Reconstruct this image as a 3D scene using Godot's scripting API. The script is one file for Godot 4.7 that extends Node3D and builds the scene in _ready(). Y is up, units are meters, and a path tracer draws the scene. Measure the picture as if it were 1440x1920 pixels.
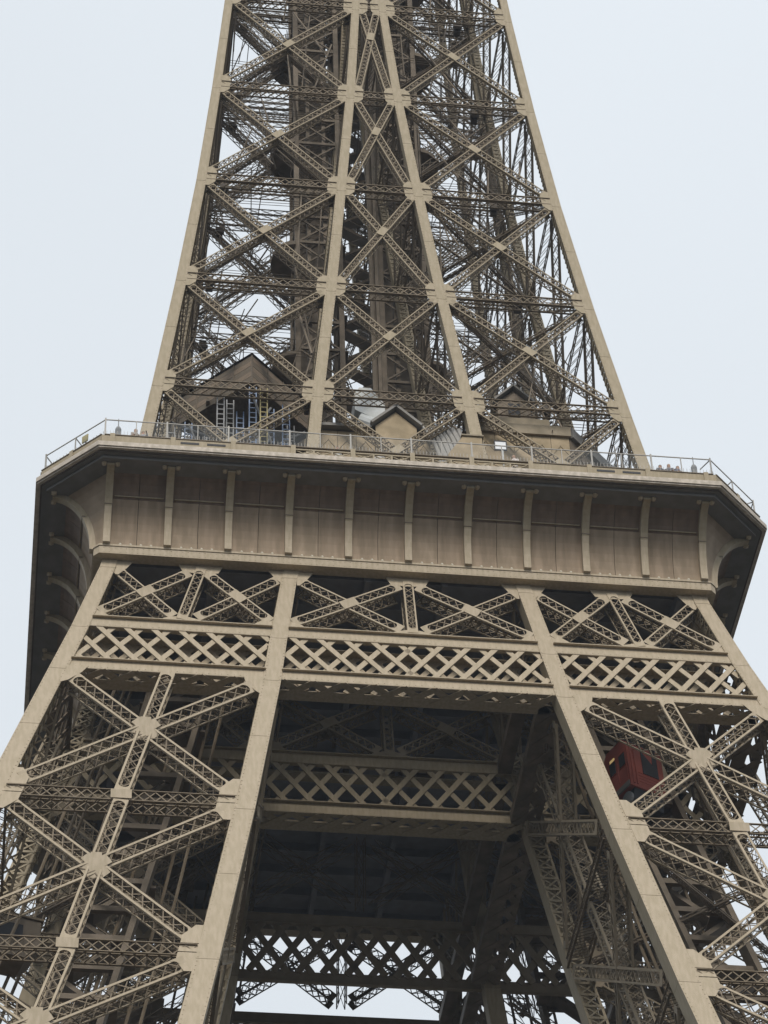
extends Node3D

# ---------------------------------------------------------------- geometry collector
class Geo:
	var v := PackedVector3Array()
	var ix := PackedInt32Array()
	var cl := PackedColorArray()

	func ring(p: Array, caps := true) -> void:          # 8 corners: 4 at the foot, 4 at the head
		var n := v.size()
		for q in p:
			v.append(q)
		for i in 4:
			var j := (i + 1) % 4
			ix.append_array(PackedInt32Array([n + j, n + j + 4, n + i + 4, n + j, n + i + 4, n + i]))
		if caps:
			ix.append_array(PackedInt32Array([n + 4, n + 5, n + 6, n + 4, n + 6, n + 7, n, n + 2, n + 1, n, n + 3, n + 2]))

	func bar(a: Vector3, b: Vector3, xd: Vector3, w: float, t: float, caps := true) -> void:
		var y := (b - a).normalized()
		var z := xd.cross(y).normalized()
		var x := y.cross(z) * (w * 0.5)
		z *= t * 0.5
		ring([a - x - z, a + x - z, a + x + z, a - x + z, b - x - z, b + x - z, b + x + z, b - x + z], caps)

	func box(c: Vector3, s: Vector3) -> void:
		var x := Vector3(s.x * 0.5, 0, 0)
		var z := Vector3(0, 0, s.z * 0.5)
		var a := c - Vector3(0, s.y * 0.5, 0)
		var b := c + Vector3(0, s.y * 0.5, 0)
		ring([a - x - z, a + x - z, a + x + z, a - x + z, b - x - z, b + x - z, b + x + z, b - x + z])

	func quad(a: Vector3, b: Vector3, c: Vector3, d: Vector3) -> void:
		var n := v.size()
		v.append(a); v.append(b); v.append(c); v.append(d)
		ix.append_array(PackedInt32Array([n, n + 1, n + 2, n, n + 2, n + 3]))

	func prism(poly: PackedVector2Array, o: Vector3, x: Vector3, y: Vector3, z: Vector3, t0: float, t1: float) -> void:
		var tri := Geometry2D.triangulate_polygon(poly)
		var m := poly.size()
		var n := v.size()
		for q in poly:
			v.append(o + x * q.x + y * q.y + z * t1)
		for q in poly:
			v.append(o + x * q.x + y * q.y + z * t0)
		for k in range(0, tri.size(), 3):
			ix.append_array(PackedInt32Array([n + tri[k], n + tri[k + 2], n + tri[k + 1], n + m + tri[k], n + m + tri[k + 1], n + m + tri[k + 2]]))
		for i in m:
			var j := (i + 1) % m
			ix.append_array(PackedInt32Array([n + i, n + j, n + m + j, n + i, n + m + j, n + m + i]))

	func tube(pts: Array, r: float, sides := 6) -> void:
		var n := v.size()
		for i in pts.size():
			var d: Vector3 = (pts[mini(i + 1, pts.size() - 1)] - pts[maxi(i - 1, 0)]).normalized()
			var s := d.cross(Vector3.UP if absf(d.y) < 0.9 else Vector3.RIGHT).normalized()
			var u := s.cross(d)
			for k in sides:
				var a := TAU * k / sides
				v.append(pts[i] + (s * cos(a) + u * sin(a)) * r)
		for i in pts.size() - 1:
			for k in sides:
				var a := n + i * sides + k
				var b := n + i * sides + (k + 1) % sides
				ix.append_array(PackedInt32Array([a, b, b + sides, a, b + sides, a + sides]))

	func lathe(c: Vector3, prof: Array, sides := 12) -> void:   # prof: Vector2(radius, height)
		var n := v.size()
		for q in prof:
			for k in sides:
				var a: float = TAU * k / sides
				v.append(c + Vector3(cos(a) * q.x, q.y, sin(a) * q.x))
		for i in prof.size() - 1:
			for k in sides:
				var a := n + i * sides + k
				var b := n + i * sides + (k + 1) % sides
				ix.append_array(PackedInt32Array([a, b, b + sides, a, b + sides, a + sides]))

	func mesh() -> ArrayMesh:
		var m := ArrayMesh.new()
		var arr := []
		arr.resize(Mesh.ARRAY_MAX)
		arr[Mesh.ARRAY_VERTEX] = v
		arr[Mesh.ARRAY_INDEX] = ix
		if cl.size() == v.size():
			arr[Mesh.ARRAY_COLOR] = cl
		m.add_surface_from_arrays(Mesh.PRIMITIVE_TRIANGLES, arr)
		return m

# ---------------------------------------------------------------- naming and placing
var names := {}
var M := {}
var rng := RandomNumberGenerator.new()
var tower: Node3D

func numbered(parent: Node, called: String) -> String:
	var key := str(parent.get_instance_id()) + called
	var n: int = names.get(key, 0)
	names[key] = n + 1
	return called if n == 0 else "%s_%03d" % [called, n]

func put(o: Node, called: String, parent: Node) -> Node:
	o.name = numbered(parent, called)
	parent.add_child(o, true)
	return o

func part(called: String, g, m: Material, parent: Node, kind := "") -> MeshInstance3D:
	var o := MeshInstance3D.new()
	o.mesh = g.mesh() if g is Geo else g
	o.material_override = m
	put(o, called, parent)
	if kind:
		o.set_meta("kind", kind)
	return o

func thing(called: String, label: String, category: String, at := Vector3.ZERO, turn := 0.0, group := "") -> Node3D:
	var o := Node3D.new()
	put(o, called, self)
	o.position = at
	o.rotation.y = turn
	o.set_meta("label", label)
	o.set_meta("category", category)
	if group:
		o.set_meta("group", group)
	return o

# ---------------------------------------------------------------- materials
func noise_tex(seed_: int, freq: float, lo: float, hi: float, oct := 4, size := 512) -> NoiseTexture2D:
	var n := FastNoiseLite.new()
	n.seed = seed_
	n.noise_type = FastNoiseLite.TYPE_SIMPLEX_SMOOTH
	n.frequency = freq
	n.fractal_octaves = oct
	var t := NoiseTexture2D.new()
	t.width = size
	t.height = size
	t.seamless = true
	t.noise = n
	var g := Gradient.new()
	g.offsets = PackedFloat32Array([0.25, 0.75])
	g.colors = PackedColorArray([Color(lo, lo, lo * 0.98), Color(hi, hi, hi)])
	t.color_ramp = g
	return t

func paint(lin: Color, rough: float, tex: Texture2D = null, scale := Vector3(0.12, 0.12, 0.12)) -> StandardMaterial3D:
	var m := StandardMaterial3D.new()
	m.albedo_color = lin.linear_to_srgb()
	m.roughness = rough
	m.metallic_specular = 0.35
	if tex:
		m.albedo_texture = tex
		m.uv1_triplanar = true
		m.uv1_world_triplanar = true
		m.uv1_scale = scale
	return m

# ---------------------------------------------------------------- the tower's outline: half-widths by height
const H := [0.0, 57.0, 70.3, 80.84, 91.43, 101.93, 105.68, 111.3, 117.0, 127.74, 138.29, 149.09, 159.66, 170.38, 181.2, 192.5, 204.0]
const WK := [62.0, 31.5, 26.4, 23.55, 20.98, 18.24, 17.26, 15.95, 15.0, 13.66, 12.44, 11.31, 10.42, 9.64, 8.95, 8.35, 7.85]
const VK := [38.0, 16.0, 12.75, 10.84, 9.04, 7.47, 7.04, 6.3, 5.25, 4.39, 3.34, 2.43, 1.55, 0.905, 0.4, 0.4, 0.4]
const CK := [1.6, 1.2, 1.1, 1.05, 1.0, 0.92, 0.88, 0.8, 0.7, 0.67, 0.63, 0.6, 0.56, 0.52, 0.48, 0.44, 0.42]
const S3 := 70.3
const BB := 101.93
const BT := 105.68
const TT := 111.15
const SLV := [70.3, 80.84, 91.43, 101.93]
const ULV := [117.0, 127.74, 138.29, 149.09, 159.66, 170.38, 181.2, 192.5, 204.0]

func lut(t: Array, h: float) -> float:
	var i := 0
	while i < H.size() - 2 and h > H[i + 1]:
		i += 1
	return lerpf(t[i], t[i + 1], (h - H[i]) / (H[i + 1] - H[i]))

func K(k: int, h: float) -> float:          # k = 1 outer columns, 0 inner columns
	return lut(WK, h) if k == 1 else lut(VK, h)

func CW(h: float) -> float:
	return lut(CK, h)

# a face of the tower: axis 0 = faces along z (seen as x across), 1 = faces along x
func P(ax: int, s: float, k: int, a: float, h: float, off := 0.0) -> Vector3:
	var d := s * (K(k, h) + off)
	return Vector3(a, h, d) if ax == 0 else Vector3(d, h, a)

func nrm(ax: int, s: float) -> Vector3:
	return Vector3(0, 0, s) if ax == 0 else Vector3(s, 0, 0)

# ---------------------------------------------------------------- laced members
var cache := {}
var solid_mass := false
var many := {}          # meshes of the members that are only seen as a mass: key -> transforms

func member_mesh(W: float, D: float, L: float, style: int) -> Array:
	var key := "%.2f %.2f %.2f %d" % [W, D, L, style]
	if cache.has(key):
		return cache[key]
	var g := Geo.new()
	var l := Geo.new()
	var X := Vector3.RIGHT
	var Z := Vector3.BACK
	var airy := style >= 3
	var c := clampf(W * 0.14, 0.07, 0.11) if not airy else 0.06
	var e := W * 0.5
	var d := D * 0.5
	if style == 2 or style == 4:                                        # horizontal strut: two flat flanges that stand out
		for sx in [-1, 1]:
			for sz in [-1, 1]:
				g.bar(Vector3(sx * e, 0, sz * (d - 0.04)), Vector3(sx * e, L, sz * (d - 0.04)), X, 0.04 if style == 2 else 0.05, 0.12 if style == 2 else 0.07)
	else:
		for sx in [-1, 1]:
			for sz in [-1, 1]:
				g.bar(Vector3(sx * (e - c * 0.5), 0, sz * d), Vector3(sx * (e - c * 0.5), L, sz * d), X, c, 0.025)
				g.bar(Vector3(sx * e, 0, sz * (d - c * 0.5 - 0.014)), Vector3(sx * e, L, sz * (d - c * 0.5 - 0.014)), X, 0.025, c)
	var pitch := maxf(W * 0.9, 0.45) if not airy else maxf(maxf(W, D) * 1.45, 0.5)
	var n := maxi(2, int(round(L / pitch)))
	var bw := 0.055 if not airy else 0.035
	for i in n:
		var y0 := L * i / n
		var y1 := L * (i + 1) / n
		for sz in [-1, 1]:
			var zf: float = sz * (d - 0.025)
			l.bar(Vector3(-e + c * 0.5, y0, zf), Vector3(e - c * 0.5, y1, zf), X, bw, 0.015, false)
			zf = sz * (d - 0.045)
			l.bar(Vector3(e - c * 0.5, y0, zf), Vector3(-e + c * 0.5, y1, zf), X, bw, 0.015, false)
			if style == 1 and i > 0:
				l.bar(Vector3(-e + c * 0.5, y0, zf - 0.02 * sz), Vector3(e - c * 0.5, y0, zf - 0.02 * sz), Vector3.UP, bw, 0.015, false)
		if style != 2 and style != 4:
			for sx in [-1, 1]:
				var xf: float = sx * (e - 0.025)
				l.bar(Vector3(xf, y0, -d + 0.06), Vector3(xf, y1, d - 0.06), Z, bw, 0.015, false)
				xf = sx * (e - 0.045)
				l.bar(Vector3(xf, y0, d - 0.06), Vector3(xf, y1, -d + 0.06), Z, bw, 0.015, false)
		else:
			for sx in [-1, 1]:
				l.bar(Vector3(sx * (e - 0.03), y0, -d + 0.1), Vector3(sx * (e - 0.03), y1, d - 0.1), Z, bw, 0.015, false)
	# end plates with a round bite, both ends and both sides
	if style < 2:
		var r := e - c * 0.8
		var pl := PackedVector2Array([Vector2(e, -0.15), Vector2(e, r + 0.22), Vector2(r, r + 0.22)])
		for k in range(0, 9):
			var a := PI * k / 8.0
			pl.append(Vector2(cos(a) * r, r + 0.2 - sin(a) * r))
		pl.append_array(PackedVector2Array([Vector2(-r, r + 0.22), Vector2(-e, r + 0.22), Vector2(-e, -0.15)]))
		var pm := PackedVector2Array()
		for q in pl:
			pm.append(Vector2(q.x, L - q.y))
		pm.reverse()
		g.prism(pl, Vector3.ZERO, X, Vector3.UP, Z, d + 0.014, d + 0.03)
		g.prism(pm, Vector3.ZERO, X, Vector3.UP, Z, d + 0.014, d + 0.03)
		g.prism(pl, Vector3.ZERO, X, Vector3.UP, Z, -d - 0.03, -d - 0.014)
		g.prism(pm, Vector3.ZERO, X, Vector3.UP, Z, -d - 0.03, -d - 0.014)
	var r2 := [g.mesh(), l.mesh()]
	cache[key] = r2
	return r2

func frame(A: Vector3, B: Vector3, n: Vector3, Lr: float) -> Transform3D:
	var y := (B - A).normalized()
	var z := (n - y * n.dot(y)).normalized()
	var x := y.cross(z)
	return Transform3D(Basis(x, y * (A.distance_to(B) / Lr), z), A)

func member(called: String, A: Vector3, B: Vector3, n: Vector3, W: float, D: float, style: int, single: bool, m: Material) -> Node3D:
	var L := A.distance_to(B)
	var Lr := maxf(0.5, snappedf(L, 0.5))
	var ms := member_mesh(W, D, Lr, style if single or solid_mass else (4 if style == 2 else 3))
	var t := frame(A, B, n, Lr)
	if single:
		var o := part(called, ms[0], m, tower)
		o.transform = t
		part("lacing", ms[1], M.shade_brown2 if m == M.paint or m == M.paint2 or m == M.mid2 else m, o, "stuff")  # lacing darker than its chords: its shading is put into the colour
		return o
	for k in 2:
		var key := [ms[k], m]
		if not many.has(key):
			many[key] = [called, k, []]
		many[key][2].append(t)
	return null

func flush_many() -> void:
	for key in many:
		var rec: Array = many[key]
		var mm := MultiMesh.new()
		mm.transform_format = MultiMesh.TRANSFORM_3D
		mm.mesh = key[0]
		mm.instance_count = rec[2].size()
		for i in rec[2].size():
			mm.set_instance_transform(i, rec[2][i])
		var o := MultiMeshInstance3D.new()
		o.multimesh = mm
		o.material_override = key[1]
		put(o, "inner_bracing" if rec[1] == 0 else "inner_lacing", tower)
		o.set_meta("kind", "stuff")
	many.clear()

# ---------------------------------------------------------------- columns
func column(sx: float, kx: int, sz: float, kz: int) -> void:
	var front := sz > 0 and kz == 1
	var body := Geo.new()
	var lace := Geo.new()
	var ox := sx * (1.0 if kx == 1 else -1.0)       # outward directions: the plated sides
	var oz := sz * (1.0 if kz == 1 else -1.0)
	var stops := []
	var lv := [0.0, 35.0, 57.0] + SLV + [BT, TT] + ULV
	for i in lv.size():
		stops.append(lv[i] - (0.55 if i > 2 else 0.0))
		if i < lv.size() - 1 and (lv[i + 1] - lv[i]) > 8.0 and i > 2:
			stops.append(lerpf(lv[i], lv[i + 1], 0.5))
	var col := part("column", Geo.new() if false else _dummy(), M.paint, tower)
	for i in stops.size() - 1:
		var h0: float = stops[i] + 0.012
		var h1: float = stops[i + 1] - 0.012
		var p := Vector3(sx * K(kx, h0), h0, sz * K(kz, h0))
		var q := Vector3(sx * K(kx, h1), h1, sz * K(kz, h1))
		var c0 := CW(h0) * 0.5
		var c1 := CW(h1) * 0.5
		var t := 0.03
		# plate facing z
		var g: Geo = Geo.new() if front else body
		_plate(g, p, q, c0, c1, Vector3.RIGHT, Vector3(0, 0, oz), t)
		if front and h0 > 69.0 and h0 < 182.0:
			part("cover_plate", g, M.paint2 if h0 < 111.0 else M.paint, col)
		elif front:
			_plate(body, p, q, c0, c1, Vector3.RIGHT, Vector3(0, 0, oz), t)
		_plate(body, p, q, c0 - 0.02, c1 - 0.02, Vector3.BACK, Vector3(ox, 0, 0), t, c0, c1)
		# laced sides
		for side in 2:
			var d := Vector3(-ox, 0, 0) if side == 0 else Vector3(0, 0, -oz)
			var tt := Vector3.BACK if side == 0 else Vector3.RIGHT
			if h0 < 69.0:
				_plate(body, p, q, c0 - 0.03, c1 - 0.03, tt, d, t, c0, c1)
				continue
			for e in [-1.0, 1.0]:
				lace.bar(p + d * c0 + tt * e * (c0 - 0.07), q + d * c1 + tt * e * (c1 - 0.07), tt, 0.12, 0.05, false)
			var n := maxi(1, int((h1 - h0) / (c0 * 1.5)))
			for k in n:
				var u0 := float(k) / n
				var u1 := float(k + 1) / n
				var cm := lerpf(c0, c1, u0)
				var a := p.lerp(q, u0) + d * (cm + 0.03)
				var b := p.lerp(q, u1) + d * (cm + 0.03)
				var w := tt * (cm - 0.05)
				lace.bar(a - w, b + w, tt, 0.1, 0.03, false)
				lace.bar(a + w - d * 0.035, b - w - d * 0.035, tt, 0.1, 0.03, false)
				lace.bar(a - w + d * 0.02, a + w + d * 0.02, Vector3.UP, 0.14, 0.05, false)
	col.mesh = body.mesh()
	part("lacing", lace, M.paint, col, "stuff")

var rivet_spots: Array[Transform3D] = []

func rivet_row(a: Vector3, b: Vector3, n: Vector3, pitch: float) -> void:
	var y := (b - a).normalized()
	var x := y.cross(n).normalized()
	var z := x.cross(y)
	var c := int(a.distance_to(b) / pitch)
	for i in c:
		rivet_spots.append(Transform3D(Basis(x, y, z), a.lerp(b, (i + 0.5) / c)))

func rivets() -> void:
	for sx in [-1.0, 1.0]:
		for k in 2:
			for i in H.size() - 3:
				if i < 2:
					continue
				var h0: float = H[i]
				var h1: float = H[i + 1]
				var up := Vector3(0, 0.2, 1).normalized()
				for e in [-0.84, 0.84]:
					var c0 := CW(h0) * 0.5
					var c1 := CW(h1) * 0.5
					rivet_row(Vector3(sx * K(k, h0) + e * c0, h0, K(1, h0) + c0), Vector3(sx * K(k, h1) + e * c1, h1, K(1, h1) + c1), up, 0.3)
	for hh in [BB - 0.22, BB + 0.22, BT - 0.22, BT + 0.22]:
		var c := CW(BB) * 0.5 - 0.04
		rivet_row(P(0, 1.0, 1, -K(1, hh), hh, c), P(0, 1.0, 1, K(1, hh), hh, c), Vector3(0, 0.2, 1).normalized(), 0.32)
	for hh in [111.38, 111.68]:
		rivet_row(Vector3(-16.5, hh, WALL + 0.12), Vector3(16.5, hh, WALL + 0.12), Vector3.BACK, 0.3)
	var g := Geo.new()
	g.prism(_disc(0.03, 6), Vector3.ZERO, Vector3.RIGHT, Vector3.UP, Vector3.BACK, -0.01, 0.018)
	var mm := MultiMesh.new()
	mm.transform_format = MultiMesh.TRANSFORM_3D
	mm.mesh = g.mesh()
	mm.instance_count = rivet_spots.size()
	for i in rivet_spots.size():
		mm.set_instance_transform(i, rivet_spots[i])
	var o := MultiMeshInstance3D.new()
	o.multimesh = mm
	o.material_override = M.paint2
	put(o, "rivets", tower)
	o.set_meta("kind", "stuff")

func _dummy() -> Mesh:
	return ArrayMesh.new()

func _plate(g: Geo, p: Vector3, q: Vector3, w0: float, w1: float, x: Vector3, n: Vector3, t: float, c0 := -1.0, c1 := -1.0) -> void:
	if c0 < 0.0:
		c0 = w0
		c1 = w1
	var a := p + n * (c0 - t)
	var b := q + n * (c1 - t)
	g.ring([a - x * w0, a + x * w0, a + x * w0 + n * t, a - x * w0 + n * t, b - x * w1, b + x * w1, b + x * w1 + n * t, b - x * w1 + n * t])

# ---------------------------------------------------------------- faces: X panels, struts, gussets
func gusset(ax: int, s: float, k: int, a: float, dir: float, h: float, wd: float, hh: float, m: Material) -> void:
	# plate beside a column, in three pieces with slots for the strut's flanges
	var x := (Vector3.RIGHT if ax == 0 else Vector3.BACK) * dir
	var o := P(ax, s, k, a, h)
	var up := (P(ax, s, k, a, h + 1.0) - P(ax, s, k, a, h - 1.0)).normalized()
	var n := nrm(ax, s)
	n = (n - up * n.dot(up)).normalized()
	var c := CW(h) * 0.5
	var d0 := (K(1, h + 1.0) - K(1, h - 1.0)) * 0.5 if false else 0.0
	var e := c - 0.02 + d0
	var g := Geo.new()
	var sl := 0.3
	# the column's own lean, so that the plate starts at the column's edge
	var lean := 0.0
	if absf(absf(a) - K(1, h)) < 0.01:
		lean = signf(a) * (K(1, h + 1.0) - K(1, h - 1.0)) * 0.5 * dir
	else:
		lean = signf(a) * (K(0, h + 1.0) - K(0, h - 1.0)) * 0.5 * dir
	for seg in [[-hh, -sl - 0.03], [-sl + 0.03, sl - 0.03], [sl + 0.03, hh]]:
		var y0: float = seg[0]
		var y1: float = seg[1]
		var w0 := wd if absf(y0) < hh * 0.5 else wd * 0.42
		var w1 := wd if absf(y1) < hh * 0.5 else wd * 0.42
		var pl := PackedVector2Array([Vector2(e + lean * y0, y0), Vector2(c + w0 + lean * y0, y0)])
		if seg[0] < -sl - 0.1:
			pl.append(Vector2(c + wd + lean * -hh * 0.55, -hh * 0.55))
		if seg[1] > sl + 0.1:
			pl.append(Vector2(c + wd + lean * hh * 0.55, hh * 0.55))
		pl.append(Vector2(c + w1 + lean * y1, y1))
		pl.append(Vector2(e + lean * y1, y1))
		g.prism(pl, o, x, up, n, c - 0.03, c - 0.005)
	part("gusset_plate", g, m, tower)

func under_gusset(ax: int, s: float, k: int, line: Callable, dir: float, m: Material) -> void:
	# plate in the corner below the lattice band
	var x := (Vector3.RIGHT if ax == 0 else Vector3.BACK) * dir
	var h := BB - 0.4
	var up := (P(ax, s, k, 0, h + 1.0) - P(ax, s, k, 0, h - 1.0)).normalized()
	var n := nrm(ax, s)
	n = (n - up * n.dot(up)).normalized()
	var c := CW(h) * 0.5
	var lean: float = (line.call(h + 1.0) - line.call(h - 1.0)) * 0.5 * dir
	var g := Geo.new()
	g.prism(PackedVector2Array([Vector2(c - 0.02, 0), Vector2(c + 1.0, 0), Vector2(c + 0.85 - lean * 0.5, -0.5), Vector2(c + 0.3 - lean, -1.25), Vector2(c - 0.02 - lean * 1.5, -1.5)]), P(ax, s, k, line.call(h), h), x, up, n, c - 0.03, c - 0.005)
	part("gusset_plate", g, m, tower)

func xpanel(ax: int, s: float, k: int, aL: Callable, aR: Callable, h0: float, h1: float, o: Dictionary) -> void:
	# two crossing laced diagonals between two uprights
	var W: float = o.W
	var D: float = o.D
	var single: bool = o.single
	var m: Material = o.m
	var ey: float = o.get("ey", 0.85)
	var y0 := h0 + ey
	var y1 := h1 - ey
	var e: float = CW(h0) * 0.5 + o.get("ex", 0.3)
	var n := nrm(ax, s)
	var off := CW(h0) * 0.5 - D * 0.5 - 0.06
	var sg := s if false else 1.0
	var A := P(ax, s, k, aL.call(y0) + e, y0, off * sg)
	var B := P(ax, s, k, aR.call(y1) - e, y1, off * sg)
	var C := P(ax, s, k, aR.call(y0) - e, y0, off * sg)
	var E := P(ax, s, k, aL.call(y1) + e, y1, off * sg)
	var first := [A, B]
	var second := [C, E]
	if o.get("flip", false):
		first = [C, E]
		second = [A, B]
	solid_mass = o.get("solid", false)
	var b1 := member("diagonal_brace", first[0], first[1], n, W, D, o.get("style", 0), single, m)
	member("diagonal_brace", second[0], second[1], n, W, D - 0.1, o.get("style", 0), single, m)
	solid_mass = false
	if single:
		# plate where they cross
		var mid := _cross(A, B, C, E)
		var y: Vector3 = (first[1] - first[0]).normalized()
		var z := (n - y * n.dot(y)).normalized()
		var x := y.cross(z)
		var g := Geo.new()
		var w := W * 0.5
		var l := W * 0.85
		if o.get("star", false):
			var y2: Vector3 = (second[1] - second[0]).normalized()
			var dirs := [y, Vector3.UP, y2, -y, -Vector3.UP, -y2]
			var u := (Vector3.UP - n * Vector3.UP.dot(n)).normalized()
			var r := u.cross(n)
			var pts := []
			for d in dirs:
				pts.append(atan2(d.dot(u), d.dot(r)))
			pts.sort()
			var pl := PackedVector2Array()
			for i in pts.size():
				var a: float = pts[i]
				var b: float = pts[(i + 1) % pts.size()]
				if b < a:
					b += TAU
				var fw := W * 0.34
				var dv := Vector2(cos(a), sin(a))
				var nv := Vector2(-sin(a), cos(a))
				var ln := W * 0.98
				pl.append(dv * ln - nv * fw)
				pl.append(dv * ln + nv * fw)
				pl.append(Vector2(cos((a + b) * 0.5), sin((a + b) * 0.5)) * (fw / sin((b - a) * 0.5) + 0.02))
			g.prism(pl, mid, r, u, n, D * 0.5 + 0.016, D * 0.5 + 0.045)
		else:
			g.prism(PackedVector2Array([Vector2(-w, -l), Vector2(w, -l), Vector2(w, l), Vector2(-w, l)]), mid, x, y, z, D * 0.5 + 0.016, D * 0.5 + 0.04)
			var g2 := Geo.new()
			g2.prism(PackedVector2Array([Vector2(-w, -l), Vector2(w, -l), Vector2(w, l), Vector2(-w, l)]), mid, x, y, z, -D * 0.5 - 0.04, -D * 0.5 - 0.016)
			part("crossing_plate", g2, m, tower)
		part("crossing_plate", g, M.paint if m == M.mid2 else m, tower)

func _cross(A: Vector3, B: Vector3, C: Vector3, E: Vector3) -> Vector3:
	var pts := Geometry3D.get_closest_points_between_segments(A, B, C, E)
	return (pts[0] + pts[1]) * 0.5

func strut(ax: int, s: float, k: int, a0: float, a1: float, h: float, D: float, single: bool, m: Material) -> void:
	var off := CW(h) * 0.5 - D * 0.5 + 0.015
	var gap := CW(h) * 0.5 + 0.02
	a0 += gap * signf(a1 - a0)
	a1 -= gap * signf(a1 - a0)
	member("horizontal_strut", P(ax, s, k, a0, h, off), P(ax, s, k, a1, h, off), nrm(ax, s), 0.6 if single else 0.5, D if single else D * 0.85, 2, single, m)

func upright(ax: int, s: float, k: int, a0: float, h0: float, a1: float, h1: float, W: float, D: float, single: bool, m: Material, out := 0.0) -> void:
	var off := CW(h0) * 0.5 - D * 0.5 - 0.05 + out
	member("upright_post", P(ax, s, k, a0, h0, off), P(ax, s, k, a1, h1, off), nrm(ax, s), W, D, 0, single, m)

func col_line(sg: float, k: int) -> Callable:
	return func(h: float) -> float: return sg * K(k, h)

func mid_line(sg: float) -> Callable:
	return func(h: float) -> float: return sg * (K(0, h) + K(1, h)) * 0.5

# ---------------------------------------------------------------- lattice bands
func clip_x(p: Vector2, q: Vector2, l0: Vector2, l1: Vector2, left: bool) -> Array:
	# keeps the part of p-q on the inner side of the upright l0-l1
	var side := func(r: Vector2) -> float:
		var xl := lerpf(l0.x, l1.x, (r.y - l0.y) / (l1.y - l0.y))
		return (r.x - xl) * (1.0 if left else -1.0)
	var a: float = side.call(p)
	var b: float = side.call(q)
	if a < 0.0 and b < 0.0:
		return []
	if a >= 0.0 and b >= 0.0:
		return [p, q]
	var r := p.lerp(q, a / (a - b))
	return [r, q] if a < 0.0 else [p, r]

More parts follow.
